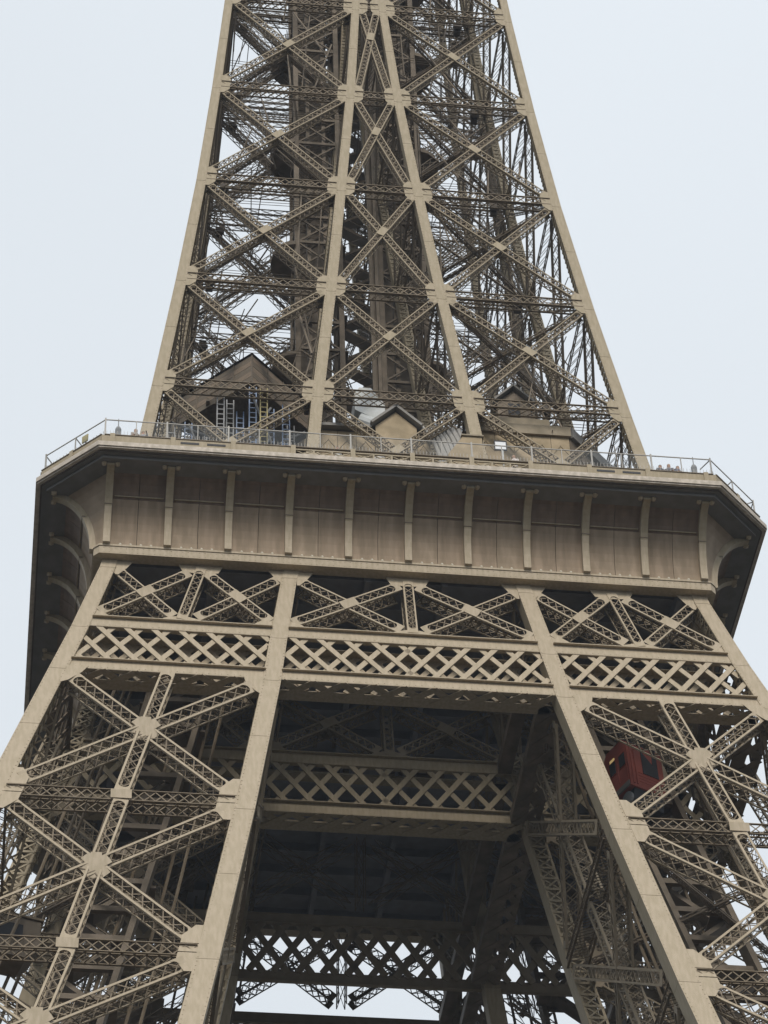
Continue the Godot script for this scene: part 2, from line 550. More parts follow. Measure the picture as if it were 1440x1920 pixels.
func band(ax: int, s: float, k: int, single: bool, m: Material, spans: Array, back := true, under := true, bar_w := 0.3) -> void:
	var n := nrm(ax, s)
	var hb0 := BB - 0.33
	var hb1 := BB + 0.33
	var ht0 := BT - 0.33
	var ht1 := BT + 0.33
	var c := CW(BB) * 0.5
	var host: Node3D = null
	var bars := Geo.new()
	var xdir := Vector3.RIGHT if ax == 0 else Vector3.BACK
	var depth := 1.55
	for sp in spans:                     # [left column sign, left kind, right sign, right kind]
		var L := col_line(sp[0], sp[1])
		var R := col_line(sp[2], sp[3])
		var g := Geo.new()
		for hh in [[hb0, hb1], [ht0, ht1]]:
			var pl := []
			for z in [c - 0.04, c - 0.1]:
				pl.append([P(ax, s, k, L.call(hh[0]) + c * 0.9, hh[0], z), P(ax, s, k, R.call(hh[0]) - c * 0.9, hh[0], z), P(ax, s, k, R.call(hh[1]) - c * 0.9, hh[1], z), P(ax, s, k, L.call(hh[1]) + c * 0.9, hh[1], z)])
			g.ring(pl[1] + pl[0])
			# the ledge on top of each flange
			g.bar(P(ax, s, k, L.call(hh[1]) + c * 0.9, hh[1] + 0.02, c + 0.02), P(ax, s, k, R.call(hh[1]) - c * 0.9, hh[1] + 0.02, c + 0.02), Vector3.UP, 0.05, 0.3)
			# bottom ledge
			g.bar(P(ax, s, k, L.call(hh[0]) + c * 0.9, hh[0] - 0.02, c - 0.2), P(ax, s, k, R.call(hh[0]) - c * 0.9, hh[0] - 0.02, c - 0.2), Vector3.UP, 0.04, 0.3)
			if under:
				g.bar(P(ax, s, k, L.call(hh[0]) + c, (hh[0] + hh[1]) * 0.5, c - depth), P(ax, s, k, R.call(hh[0]) - c, (hh[0] + hh[1]) * 0.5, c - depth), Vector3.UP, 0.6, 0.05)
				g.bar(P(ax, s, k, L.call(hh[0]) + c, hh[0] - 0.05, c - depth + 0.3), P(ax, s, k, R.call(hh[0]) - c, hh[0] - 0.05, c - depth + 0.3), n, 0.75, 0.03)
		if single:
			host = part("lattice_girder", g, m, tower)
		else:
			bars.v.append_array(PackedVector3Array())
			part("lattice_girder", g, m, tower)
		# crossing bars
		var pitch := 1.42
		var run := 2.25
		var l0 := Vector2(L.call(hb1) + c, hb1)
		var l1 := Vector2(L.call(ht0) + c, ht0)
		var r0 := Vector2(R.call(hb1) - c, hb1)
		var r1 := Vector2(R.call(ht0) - c, ht0)
		var midx: float = (L.call(BB) + R.call(BB)) * 0.5
		var cnt := int(absf(r0.x - l0.x) / pitch) + 6
		var flipx := false
		for layer in ([0, 1] if not back else [0, 1, 2, 3]):
			for i in range(-cnt, cnt + 1):
				var x := midx + (i + 0.25) * pitch
				var down: bool = layer % 2 == 0
				var p := Vector2(x - run * 0.5, ht0 + 0.05)
				var q := Vector2(x + run * 0.5, hb1 - 0.05)
				if not down:
					p = Vector2(x + run * 0.5, ht0 + 0.05)
					q = Vector2(x - run * 0.5, hb1 - 0.05)
				var sg := clip_x(p, q, l0, l1, true)
				if sg.size() == 2:
					sg = clip_x(sg[0], sg[1], r0, r1, false)
				if sg.size() < 2 or sg[0].distance_to(sg[1]) < 0.25:
					continue
				# the bars that lie in front swap over at the tower's middle
				var over: bool = (down and x < 0.0) or (not down and x >= 0.0)
				var z := c - 0.12 if over else c - 0.2
				if layer > 1:
					z = c - depth + 0.12 + (0.06 if down else 0.0)
				var A := P(ax, s, k, sg[0].x, sg[0].y, z)
				var B := P(ax, s, k, sg[1].x, sg[1].y, z)
				var gg := Geo.new() if single and layer < 2 else bars
				gg.bar(A, B, (xdir).cross(n).cross(n) * -1.0 if false else xdir, bar_w, 0.06)
				if single and layer < 2:
					part("lattice_bar", gg, m, host)
		# the underside: wide crossing flats
		if under:
			var nn := int(absf(r0.x - l0.x) / 1.42)
			for i in nn:
				var a0 := lerpf(L.call(BB) + c, R.call(BB) - c, float(i) / nn)
				var a1 := lerpf(L.call(BB) + c, R.call(BB) - c, float(i + 1) / nn)
				bars.bar(P(ax, s, k, a0, hb0 - 0.06, c - 0.15), P(ax, s, k, a1, hb0 - 0.06, c - depth + 0.1), xdir, 0.42, 0.03, false)
				bars.bar(P(ax, s, k, a1, hb0 - 0.1, c - 0.15), P(ax, s, k, a0, hb0 - 0.1, c - depth + 0.1), xdir, 0.42, 0.03, false)
	if bars.v.size() > 0:
		part("girder_lacing", bars, m, tower, "stuff")

func truss(ax: int, s: float, k: int, single: bool, m: Material, spans: Array) -> void:
	# crossed braces and posts between the lattice band and the gallery
	for sp in spans:
		var L := col_line(sp[0], sp[1])
		var R := col_line(sp[2], sp[3])
		var C := func(h: float) -> float: return (L.call(h) + R.call(h)) * 0.5
		var o := {"W": 0.58, "D": 1.05, "single": single, "m": m, "solid": s < 0.0 and k == 1, "ey": 0.75, "ex": 0.2}
		xpanel(ax, s, k, L, C, BT + 0.25, TT, o)
		xpanel(ax, s, k, C, R, BT + 0.25, TT, o.merged({"flip": true}))
		upright(ax, s, k, C.call(BT), BT + 0.7, C.call(TT), TT - 0.35, 0.55, 1.0, single, m)
		if single:
			var n := nrm(ax, s)
			var c := CW(TT) * 0.5
			var xd := Vector3.RIGHT if ax == 0 else Vector3.BACK
			var up := (P(ax, s, k, 0, TT) - P(ax, s, k, 0, BT)).normalized()
			var nn := (n - up * n.dot(up)).normalized()
			var g := Geo.new()
			g.prism(PackedVector2Array([Vector2(-1.25, 0.55), Vector2(-0.95, -0.2), Vector2(-0.3, -0.32), Vector2(0.3, -0.32), Vector2(0.95, -0.2), Vector2(1.25, 0.55)]), P(ax, s, k, C.call(TT), TT - 0.3, c - 0.02), xd, up, nn, -0.03, 0.0)
			part("gusset_plate", g, m, tower)
			g = Geo.new()
			g.prism(PackedVector2Array([Vector2(-1.3, 0.0), Vector2(1.3, 0.0), Vector2(0.95, 0.35), Vector2(0.35, 0.55), Vector2(-0.35, 0.55), Vector2(-0.95, 0.35)]), P(ax, s, k, C.call(BT), BT + 0.35, c + 0.0), xd, up, nn, -0.03, 0.0)
			part("gusset_plate", g, m, tower)
			for e in [[L, 1.0], [R, -1.0]]:
				g = Geo.new()
				g.prism(PackedVector2Array([Vector2(0, 0.5), Vector2(0.95 * e[1], 0.5), Vector2(0.5 * e[1], -0.35), Vector2(0.1 * e[1], -0.9), Vector2(-0.05 * e[1], -0.9)]), P(ax, s, k, e[0].call(TT) + c * 0.9 * e[1], TT - 0.25, c - 0.025), xd, up, nn, -0.03, 0.0)
				part("gusset_plate", g, m, tower)
				g = Geo.new()
				g.prism(PackedVector2Array([Vector2(0, 0.0), Vector2(1.15 * e[1], 0.0), Vector2(0.8 * e[1], 0.4), Vector2(0.1 * e[1], 1.0), Vector2(-0.15 * e[1], 1.0)]), P(ax, s, k, e[0].call(BT) + c * 1.0 * e[1], BT + 0.35, c - 0.0), xd, up, nn, -0.03, 0.0)
				part("gusset_plate", g, m, tower)

# ---------------------------------------------------------------- the gallery
const WALL := 16.77
const RIM := 20.13
const CH := 3.19
func cove(t: float) -> Vector2:                     # outward offset and height along the curve
	var a := t * PI * 0.5
	return Vector2(2.48 * (1.0 - cos(a)), 111.85 + 4.05 * sin(a))

func side_pt(i: int, a: float, h: float, d: float) -> Vector3:   # i-th side of the square: along a, outward d
	match i:
		0: return Vector3(a, h, d)
		1: return Vector3(d, h, -a)
		2: return Vector3(-a, h, -d)
	return Vector3(-d, h, a)

func oct_ring(g: Geo, o: float, oc: float, i_: float, ic: float, h0: float, h1: float) -> void:
	var po := _oct(o, oc)
	var pi_ := _oct(i_, ic)
	for k in 8:
		var j := (k + 1) % 8
		var f := func(p: Vector2, h: float) -> Vector3: return Vector3(p.x, h, p.y)
		g.ring([f.call(po[k], h0), f.call(po[j], h0), f.call(pi_[j], h0), f.call(pi_[k], h0), f.call(po[k], h1), f.call(po[j], h1), f.call(pi_[j], h1), f.call(pi_[k], h1)])

func _oct(r: float, c: float) -> Array:
	return [Vector2(-r + c, -r), Vector2(r - c, -r), Vector2(r, -r + c), Vector2(r, r - c), Vector2(r - c, r), Vector2(-r + c, r), Vector2(-r, r - c), Vector2(-r, -r + c)]

func gallery() -> void:
	var NB := 10
	var A0 := -16.25
	var step := 32.5 / NB
	# soffit beam at the foot of the cove
	var g := Geo.new()
	oct_ring(g, WALL + 0.12, 0.3, WALL - 0.6, 0.2, 111.27, 111.85)
	oct_ring(g, WALL + 0.17, 0.32, WALL - 0.2, 0.2, 111.78, 111.9)
	part("cornice_beam", g, M.paint2, tower)
	# rim
	g = Geo.new()
	oct_ring(g, RIM, CH, 19.95, CH - 0.1, 115.97, 116.06)
	oct_ring(g, RIM + 0.07, CH, 19.5, CH - 0.2, 116.06, 116.36)
	part("rim_moulding", g, M.rim, tower)
	g = Geo.new()
	oct_ring(g, 20.12, CH - 0.02, 19.4, CH - 0.3, 116.362, 116.43)
	part("rim_shadow_strip", g, M.shade_brown, tower)  # dark strip drawn for the shadow line between rim and parapet
	g = Geo.new()
	for i in range(-28, 29):
		var p := P(0, 1.0, 1, i * 0.6, BT + 0.36, -0.35)
		g.lathe(p, [Vector2(0.03, 0), Vector2(0.12, 0.05), Vector2(0.11, 0.2), Vector2(0.05, 0.28), Vector2(0, 0.28)], 6)
	part("sparkle_lamps", g, M.lamp, tower, "stuff")
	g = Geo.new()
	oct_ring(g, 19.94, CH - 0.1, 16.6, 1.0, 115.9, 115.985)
	part("gallery_soffit", g, M.soffit_shaded, tower)  # shade under the rim is painted into this colour
	g = Geo.new()
	oct_ring(g, 19.6, CH - 0.3, 16.4, 0.6, 115.7, 115.88)
	var po := _oct(16.4, 0.6)
	g.ring([Vector3(-16.4, 115.68, -16.4), Vector3(16.4, 115.68, -16.4), Vector3(16.4, 115.68, 16.4), Vector3(-16.4, 115.68, 16.4), Vector3(-16.4, 115.86, -16.4), Vector3(16.4, 115.86, -16.4), Vector3(16.4, 115.86, 16.4), Vector3(-16.4, 115.86, 16.4)])
	part("floor_deck", g, M.deck, tower)
	g = Geo.new()
	oct_ring(g, 19.85, CH - 0.2, 17.6, CH - 0.9, 115.885, 116.27)
	part("raised_walkway", g, M.deck, tower)
	# cove panels, ribs
	for i in 4:
		var lump := Geo.new()
		for b in NB * 2:
			var a0 := A0 + step * 0.5 * b + 0.012
			var a1 := A0 + step * 0.5 * (b + 1) - 0.012
			var N := 12
			for course in 2:
				var pg := Geo.new() if i != 2 else lump
				var q0 := 0 if course == 0 else 6
				var q1 := 6 if course == 0 else N
				for q in range(q0, q1):
					var c0 := cove(float(q) / N)
					var c1 := cove(float(q + 1) / N)
					if course == 0 and q == q1 - 1:
						c1 = cove((q + 0.94) / N)
					var k0 := 0.02 if course == 0 else 0.0
					pg.ring([side_pt(i, a0, c0.y, WALL + c0.x + k0), side_pt(i, a1, c0.y, WALL + c0.x + k0), side_pt(i, a1, c0.y + 0.03, WALL + c0.x - 0.06), side_pt(i, a0, c0.y + 0.03, WALL + c0.x - 0.06), side_pt(i, a0, c1.y, WALL + c1.x + k0), side_pt(i, a1, c1.y, WALL + c1.x + k0), side_pt(i, a1, c1.y + 0.03, WALL + c1.x - 0.06), side_pt(i, a0, c1.y + 0.03, WALL + c1.x - 0.06)], q == q0 or q == q1 - 1)
				if i != 2:
					part("cove_panel", pg, ([M.cove, M.cove3][rng.randi() % 2]) if course == 0 else M.cove2, tower)  # upper course darker: the shade beneath the overhang is painted in
		if i == 2:
			part("cove_panel", lump, M.cove, tower, "stuff")
		# light rod along the cove
		var rod := Geo.new()
		for b in NB:
			var c := cove(0.52)
			rod.bar(side_pt(i, A0 + step * b + 0.3, c.y, WALL + c.x + 0.06), side_pt(i, A0 + step * (b + 1) - 0.3, c.y, WALL + c.x + 0.06), Vector3.UP, 0.06, 0.06)
		part("conduit", rod, M.paint, tower)
		# ribs
		for b in NB + 1:
			var a := A0 + step * b
			rib(i, a, 0.38, i)
		# bolts along the beam
		var lamps := Geo.new()
		for b in NB:
			for q in 4:
				lamps.lathe(side_pt(i, A0 + step * b + 0.75 + q * 0.55, 111.9, WALL + 0.08), [Vector2(0.07, 0), Vector2(0.09, 0.08), Vector2(0.06, 0.14), Vector2(0.0, 0.16)], 6)
		part("sparkle_lamps", lamps, M.lamp, tower, "stuff")
	# flared corners
	for i in 4:
		var cg := Geo.new()
		var N := 10
		var prev := []
		for q in N + 1:
			var c := cove(float(q) / N)
			var d := WALL + c.x
			var ch := 0.3 + (CH - 0.55) * (c.x / 2.48)
			var row := [side_pt(i, 16.26, c.y, d), side_pt(i, d - ch, c.y, d), side_pt((i + 1) % 4, -d + ch, c.y, d), side_pt((i + 1) % 4, -16.26, c.y, d)]
			if q > 0:
				for w in 3:
					cg.quad(prev[w], row[w], row[w + 1], prev[w + 1])
			prev = row
		part("cove_corner", cg, M.cove, tower)

func rib(i: int, a: float, w: float, side: int) -> void:
	var N := 12
	var proud := 0.34
	var up := Geo.new()
	var lo := Geo.new()
	var joint := 0.38
	for q in N:
		var t0 := q / float(N)
		var t1 := (q + 1) / float(N)
		var c0 := cove(t0)
		var c1 := cove(t1)
		var an0 := t0 * PI * 0.5
		var an1 := t1 * PI * 0.5
		var n0 := Vector2(cos(an0), -sin(an0)) * proud
		var n1 := Vector2(cos(an1), -sin(an1)) * proud
		var f0 := c0 + n0
		var f1 := c1 + n1
		f0.y = maxf(f0.y, 111.92)
		var gg := lo if t1 < joint + 0.04 else up
		var ww := w if t1 < joint + 0.04 else w * 1.06
		gg.ring([side_pt(i, a - ww * 0.5, f0.y, WALL + f0.x), side_pt(i, a + ww * 0.5, f0.y, WALL + f0.x), side_pt(i, a + ww * 0.5, c0.y, WALL + c0.x), side_pt(i, a - ww * 0.5, c0.y, WALL + c0.x), side_pt(i, a - ww * 0.5, f1.y, WALL + f1.x), side_pt(i, a + ww * 0.5, f1.y, WALL + f1.x), side_pt(i, a + ww * 0.5, c1.y, WALL + c1.x), side_pt(i, a - ww * 0.5, c1.y, WALL + c1.x)])
	# projecting lip at the joint
	var cj := cove(joint)
	var lip := Geo.new()
	lip.bar(side_pt(i, a - w * 0.56, cj.y + 0.12, WALL + cj.x + proud * 0.97), side_pt(i, a + w * 0.56, cj.y + 0.12, WALL + cj.x + proud * 0.95), Vector3.UP, 0.09, 0.2)
	var o := part("bracket", up, M.paint, tower)
	part("bracket_foot", lo, M.paint2, o)
	part("bracket_joint", lip, M.shade_brown, o)
	for e in [-1.0, 1.0]:
		var vg := Geo.new()
		var c := side_pt(i, a + e * (w * 0.5 + 0.17), 115.72, WALL + 2.42)
		var ax := side_pt(i, 0, 0, 1)
		vg.tube([c - ax * 0.14, c + ax * 0.14], 0.13, 8)
		vg.lathe(c + Vector3(0, -0.02, 0), [Vector2(0.02, -0.16), Vector2(0.12, -0.1), Vector2(0.15, 0.02), Vector2(0.12, 0.14)], 8)
		part("volute", vg, M.paint2, o)

func balustrade() -> void:
	var o := thing("balustrade", "beige plate and open lattice balustrade along the rim of the gallery", "balustrade")
	var step := 3.25
	var R := 19.92
	var cc := CH - 0.08
	for i in 4:
		for b in range(-1, 11):
			var a0 := -16.25 + step * b
			var a1 := a0 + step
			if b == -1:
				a0 = -(R - cc)
			if b == 10:
				a1 = R - cc
			if a1 - a0 < 0.2:
				continue
			var g := Geo.new()
			var lattice := i == 0 and b >= 3 and b <= 6
			if b >= 0:
				var pg := Geo.new()
				pg.bar(side_pt(i, a0, 116.25, R + 0.03), side_pt(i, a0, 117.16, R + 0.03), side_pt(i, 1, 0, 0), 0.26, 0.16)
				part("post", pg, M.paint, o)
			if lattice:
				var x0 := a0 + 0.13
				var x1 := a1 - 0.13
				g.bar(side_pt(i, x0, 116.33, R), side_pt(i, x1, 116.33, R), Vector3.UP, 0.09, 0.08)
				g.bar(side_pt(i, x0, 116.92, R), side_pt(i, x1, 116.92, R), Vector3.UP, 0.08, 0.08)
				part("rail", g, M.paint, o)
				for c in 3:
					var u0 := lerpf(x0, x1, c / 3.0)
					var u1 := lerpf(x0, x1, (c + 1) / 3.0)
					var lg := Geo.new()
					lg.bar(side_pt(i, u0, 116.36, R), side_pt(i, u1, 116.9, R), Vector3.UP, 0.055, 0.04)
					lg.bar(side_pt(i, u0, 116.9, R - 0.03), side_pt(i, u1, 116.36, R - 0.03), Vector3.UP, 0.055, 0.04)
					lg.bar(side_pt(i, (u0 + u1) * 0.5, 116.56, R + 0.02), side_pt(i, (u0 + u1) * 0.5, 116.7, R + 0.02), side_pt(i, 1, 0, 0), 0.14, 0.05)
					if c > 0:
						lg.bar(side_pt(i, u0, 116.36, R + 0.005), side_pt(i, u0, 116.9, R + 0.005), side_pt(i, 1, 0, 0), 0.1, 0.06)
					part("lattice_cross", lg, M.paint, o)
			else:
				g.bar(side_pt(i, a0, 116.7, R), side_pt(i, a1, 116.7, R), Vector3.UP, 0.76, 0.05)
				part("panel", g, M.paint, o)
				if i == 0 and (b == 1 or b == 8):
					for e in [0.28, 0.72]:
						var sg := Geo.new()
						sg.bar(side_pt(i, lerpf(a0, a1, e) - 0.5, 116.82, R + 0.03), side_pt(i, lerpf(a0, a1, e) + 0.5, 116.82, R + 0.03), Vector3.UP, 0.14, 0.03)
						part("vent_slot", sg, M.black, o)
			var cg := Geo.new()
			cg.bar(side_pt(i, a0 + 0.13, 117.1, R), side_pt(i, a1 - 0.13, 117.1, R), Vector3.UP, 0.05, 0.14)
			part("coping", cg, M.shade_brown, o)
		# the cut corner
		var p := side_pt(i, R - cc, 0, R)
		var q := side_pt((i + 1) % 4, -(R - cc), 0, R)
		for hseg in 2:
			var u := p.lerp(q, hseg * 0.5)
			var w := p.lerp(q, hseg * 0.5 + 0.5)
			var kg := Geo.new()
			kg.bar(u + Vector3(0, 116.7, 0), w + Vector3(0, 116.7, 0), Vector3.UP, 0.76, 0.05)
			part("panel", kg, M.paint, o)
			kg = Geo.new()
			kg.bar(u + Vector3(0, 117.1, 0), w + Vector3(0, 117.1, 0), Vector3.UP, 0.05, 0.14)
			part("coping", kg, M.shade_brown, o)
		var mp := p.lerp(q, 0.5)
		var mg := Geo.new()
		mg.bar(mp + Vector3(0, 116.25, 0), mp + Vector3(0, 117.2, 0), (q - p).normalized(), 0.26, 0.16)
		part("post", mg, M.paint, o)

func fence() -> void:
	var o := thing("safety_fence", "thin pale safety fence with clear screens above the balustrade", "fence")
	var R := 19.75
	var cc := CH - 0.1
	var corners := []
	for i in 4:
		corners.append(side_pt(i, -(R - cc), 0, R))
		corners.append(side_pt(i, R - cc, 0, R))
	for k in 8:
		var p: Vector3 = corners[k]
		var q: Vector3 = corners[(k + 1) % 8]
		var n := 20 if k % 2 == 0 else 2
		var out := ((p + q) * 0.5).normalized()
		var d := (q - p).normalized()
		for b in n:
			var u := p.lerp(q, float(b) / n)
			var w := p.lerp(q, float(b + 1) / n)
			var g := Geo.new()
			var tall := 118.42 + (0.12 if b % 2 == 0 else 0.0)
			g.bar(u + Vector3(0, 117.03, 0), u + Vector3(0, tall, 0), d, 0.09 if b % 2 == 0 else 0.05, 0.06)
			if b == 0 or k % 2 == 1:
				g.bar(u + Vector3(0, 118.4, 0), u + Vector3(0, 118.1, 0) - out * 0.7, d, 0.05, 0.05)
			part("fence_post", g, M.fence, o)
			g = Geo.new()
			g.bar(u + Vector3(0, 118.42, 0), w + Vector3(0, 118.42, 0), Vector3.UP, 0.05, 0.05)
			part("fence_rail", g, M.fence, o)
			g = Geo.new()
			for c in 9:
				var x := u.lerp(w, (c + 0.5) / 9.0) + out * 0.01
				g.bar(x + Vector3(0, 117.0, 0), x + Vector3(0, 117.6, 0), d, 0.02, 0.02, false)
			part("balusters", g, M.fence, o, "stuff")
			g = Geo.new()
			g.bar(u + d * 0.05 + Vector3(0, 117.72, 0), w - d * 0.05 + Vector3(0, 117.72, 0), Vector3.UP, 1.3, 0.012)
			part("screen", g, M.glass, o)

# ---------------------------------------------------------------- inside
func interior() -> void:
	# ceiling under the second floor
	var g := Geo.new()
	g.box(Vector3(0, 112.35, 0), Vector3(32.6, 0.25, 32.6))
	part("ceiling", g, M.dark, tower)
	for i in 15:
		g = Geo.new()
		g.box(Vector3(0, 111.95, -15.4 + 2.2 * i), Vector3(32.0, 0.55, 0.22))
		part("ceiling_joist", g, M.dark, tower)
	for x in [-15.0, -10.5, -6.2, -2.1, 2.1, 6.2, 10.5, 15.0]:
		g = Geo.new()
		g.box(Vector3(x, 111.55, 0), Vector3(0.3, 0.75, 32.0))
		part("ceiling_beam", g, M.dark, tower)
	# sloping lift tracks, stairs and pipes inside the four legs
	for sx in [-1.0, 1.0]:
		for sz in [-1.0, 1.0]:
			var c := func(h: float) -> Vector3: return Vector3(sx * (K(0, h) + K(1, h)) * 0.5, h, sz * (K(0, h) + K(1, h)) * 0.5)
			for e in [-1.5, 1.5]:
				g = Geo.new()
				for k in range(0, 10):
					var h0 := 70.0 + 4.1 * k
					var a: Vector3 = c.call(h0) + Vector3(e, 0, -1.7 * sz)
					var b: Vector3 = c.call(h0 + 4.1) + Vector3(e, 0, -1.7 * sz)
					g.bar(a, b, Vector3.RIGHT, 0.3, 0.9, false)
				part("lift_track", g, M.shade_brown, tower)
			var lump := Geo.new()
			for k in range(0, 20):
				var h0 := 70.0 + 2.05 * k
				var a: Vector3 = c.call(h0) + Vector3(0, 0, -1.7 * sz)
				lump.bar(a - Vector3(1.5, 0, 0), a + Vector3(1.5, 0, 0), Vector3.UP, 0.3, 0.3)
				# switchback stair
				var q: Vector3 = c.call(h0) + Vector3(0, 0, -3.1 * sz)
				var up := Vector3((2.6 if k % 2 == 0 else -2.6), 2.05, 0)
				lump.bar(q - Vector3(up.x * 0.5, 0, 0), q + up - Vector3(up.x * 0.5, 0, 0), Vector3.UP, 0.25, 1.0)
				lump.bar(q - Vector3(up.x * 0.5, -1.0, 0.5), q + up - Vector3(up.x * 0.5, -1.0, 0.5), Vector3.UP, 0.05, 0.05)
				lump.box(q + Vector3(-up.x * 0.5, 0, 0), Vector3(1.3, 0.12, 2.2))
			part("stairs", lump, M.shade_brown, tower, "stuff")
			var pipes := Geo.new()
			for e in [[-3.4, -2.0], [-3.2, -3.3], [0.5, -3.4], [2.4, -3.0], [3.2, -1.4], [-3.5, 0.6], [-1.2, -3.6]]:
				pipes.tube([c.call(70.0) + Vector3(e[0] * 1.2, 0, e[1] * 1.2), c.call(91.0) + Vector3(e[0], 0, e[1]), c.call(111.5) + Vector3(e[0] * 0.8, 0, e[1] * 0.8)], 0.09, 6)
			part("pipes", pipes, M.shade_brown2, tower, "stuff")
	# shafts in the middle of the upper tower
	for sx in [-1.0, 1.0]:
		g = Geo.new()
		var l := Geo.new()
		for e in [[1.35, -1.5], [1.35, 1.5], [4.25, -1.5], [4.25, 1.5]]:
			g.bar(Vector3(sx * e[0], 112, e[1]), Vector3(sx * e[0], 204, e[1]), Vector3.RIGHT, 0.34, 0.34)
		g.bar(Vector3(sx * 2.8, 112, -1.45), Vector3(sx * 2.8, 204, -1.45), Vector3.RIGHT, 2.2, 0.1)
		g.bar(Vector3(sx * 2.3, 112, 1.0), Vector3(sx * 2.3, 204, 1.0), Vector3.RIGHT, 0.25, 0.6)
		g.bar(Vector3(sx * 3.4, 112, 1.0), Vector3(sx * 3.4, 204, 1.0), Vector3.RIGHT, 0.25, 0.6)
		part("lift_shaft", g, M.shade_brown, tower)
		var hh := 116.0
		while hh < 203.0:
			for z in [-1.5, 1.5]:
				l.bar(Vector3(sx * 1.35, hh, z), Vector3(sx * 4.25, hh, z), Vector3.UP, 0.22, 0.15)
				l.bar(Vector3(sx * 1.35, hh, z), Vector3(sx * 4.25, hh + 2.6, z), Vector3.UP, 0.12, 0.08)
				l.bar(Vector3(sx * 4.25, hh, z * 0.97), Vector3(sx * 1.35, hh + 2.6, z * 0.97), Vector3.UP, 0.12, 0.08)
			for x in [1.35, 4.25]:
				l.bar(Vector3(sx * x, hh, -1.5), Vector3(sx * x, hh, 1.5), Vector3.UP, 0.22, 0.15)
				l.bar(Vector3(sx * x, hh, -1.5), Vector3(sx * x, hh + 2.6, 1.5), Vector3.UP, 0.12, 0.08)
			hh += 2.6
		part("shaft_lacing", l, M.shade_brown, tower, "stuff")
	g = Geo.new()
	for x in [0.62, 1.0]:
		g.bar(Vector3(x, 112, 1.9), Vector3(x, 204, 1.9), Vector3.RIGHT, 0.22, 0.34)
	g.bar(Vector3(0.82, 112, 1.7), Vector3(0.82, 204, 1.7), Vector3.RIGHT, 0.5, 0.08)
	part("guide_rail", g, M.shade_brown, tower)
	# landings with railings round the left shaft
	for h in [133.0, 143.6, 154.3, 165.0, 175.8, 186.0]:
		for sx in [-1.0, 1.0]:
			g = Geo.new()
			var arc := PackedVector2Array()
			for k in 9:
				var a := PI * 0.5 + PI * k / 8.0
				arc.append(Vector2(cos(a) * 1.5, sin(a) * 1.9))
			g.prism(arc, Vector3(sx * 4.4, h, 0), Vector3(sx, 0, 0) * -1.0 if sx > 0 else Vector3(1, 0, 0), Vector3(0, 0, 1), Vector3.UP, 0.0, 0.35)
			part("landing", g, M.shade_brown, tower)
			var rg := Geo.new()
			var rail := []
			for k in 9:
				var a := PI * 0.5 + PI * k / 8.0
				var q := Vector3(sx * (4.4 - cos(a) * 1.5), h, sin(a) * 1.9)
				if sx < 0:
					q.x = -4.4 + cos(a) * 1.5
				rail.append(q + Vector3(0, 1.4, 0))
				rg.bar(q, q + Vector3(0, 1.4, 0), Vector3.RIGHT, 0.04, 0.04)
			rg.tube(rail, 0.03, 5)
			var mid := []
			for q in rail:
				mid.append(q - Vector3(0, 0.5, 0))
			rg.tube(mid, 0.02, 5)
			part("landing_rail", rg, M.shade_brown, tower, "stuff")
	# catwalks and a winding stair behind the shafts
	var st := Geo.new()
	var h := 117.0
	var k2 := 0
	while h < 200.0:
		var y := Vector3(0, 1.75, 0)
		for q in [Vector3(0.4, 0, -3.6), Vector3(3.4, 0, -4.6)]:
			var run := Vector3(2.6 if k2 % 2 == 0 else -2.6, 0, 0)
			var a: Vector3 = q + Vector3(0, h, 0) - run * 0.5
			st.bar(a, a + run + y, Vector3.UP, 0.22, 0.9)
			st.bar(a + Vector3(0, 1.0, 0.45), a + run + y + Vector3(0, 1.0, 0.45), Vector3.UP, 0.05, 0.05)
			st.bar(a + Vector3(0, 1.0, -0.45), a + run + y + Vector3(0, 1.0, -0.45), Vector3.UP, 0.05, 0.05)
			st.box(a + Vector3(0, 0, 0.5), Vector3(0.9, 0.1, 1.9))
		h += 1.75
		k2 += 1
	part("stairs", st, M.shade_brown, tower, "stuff")

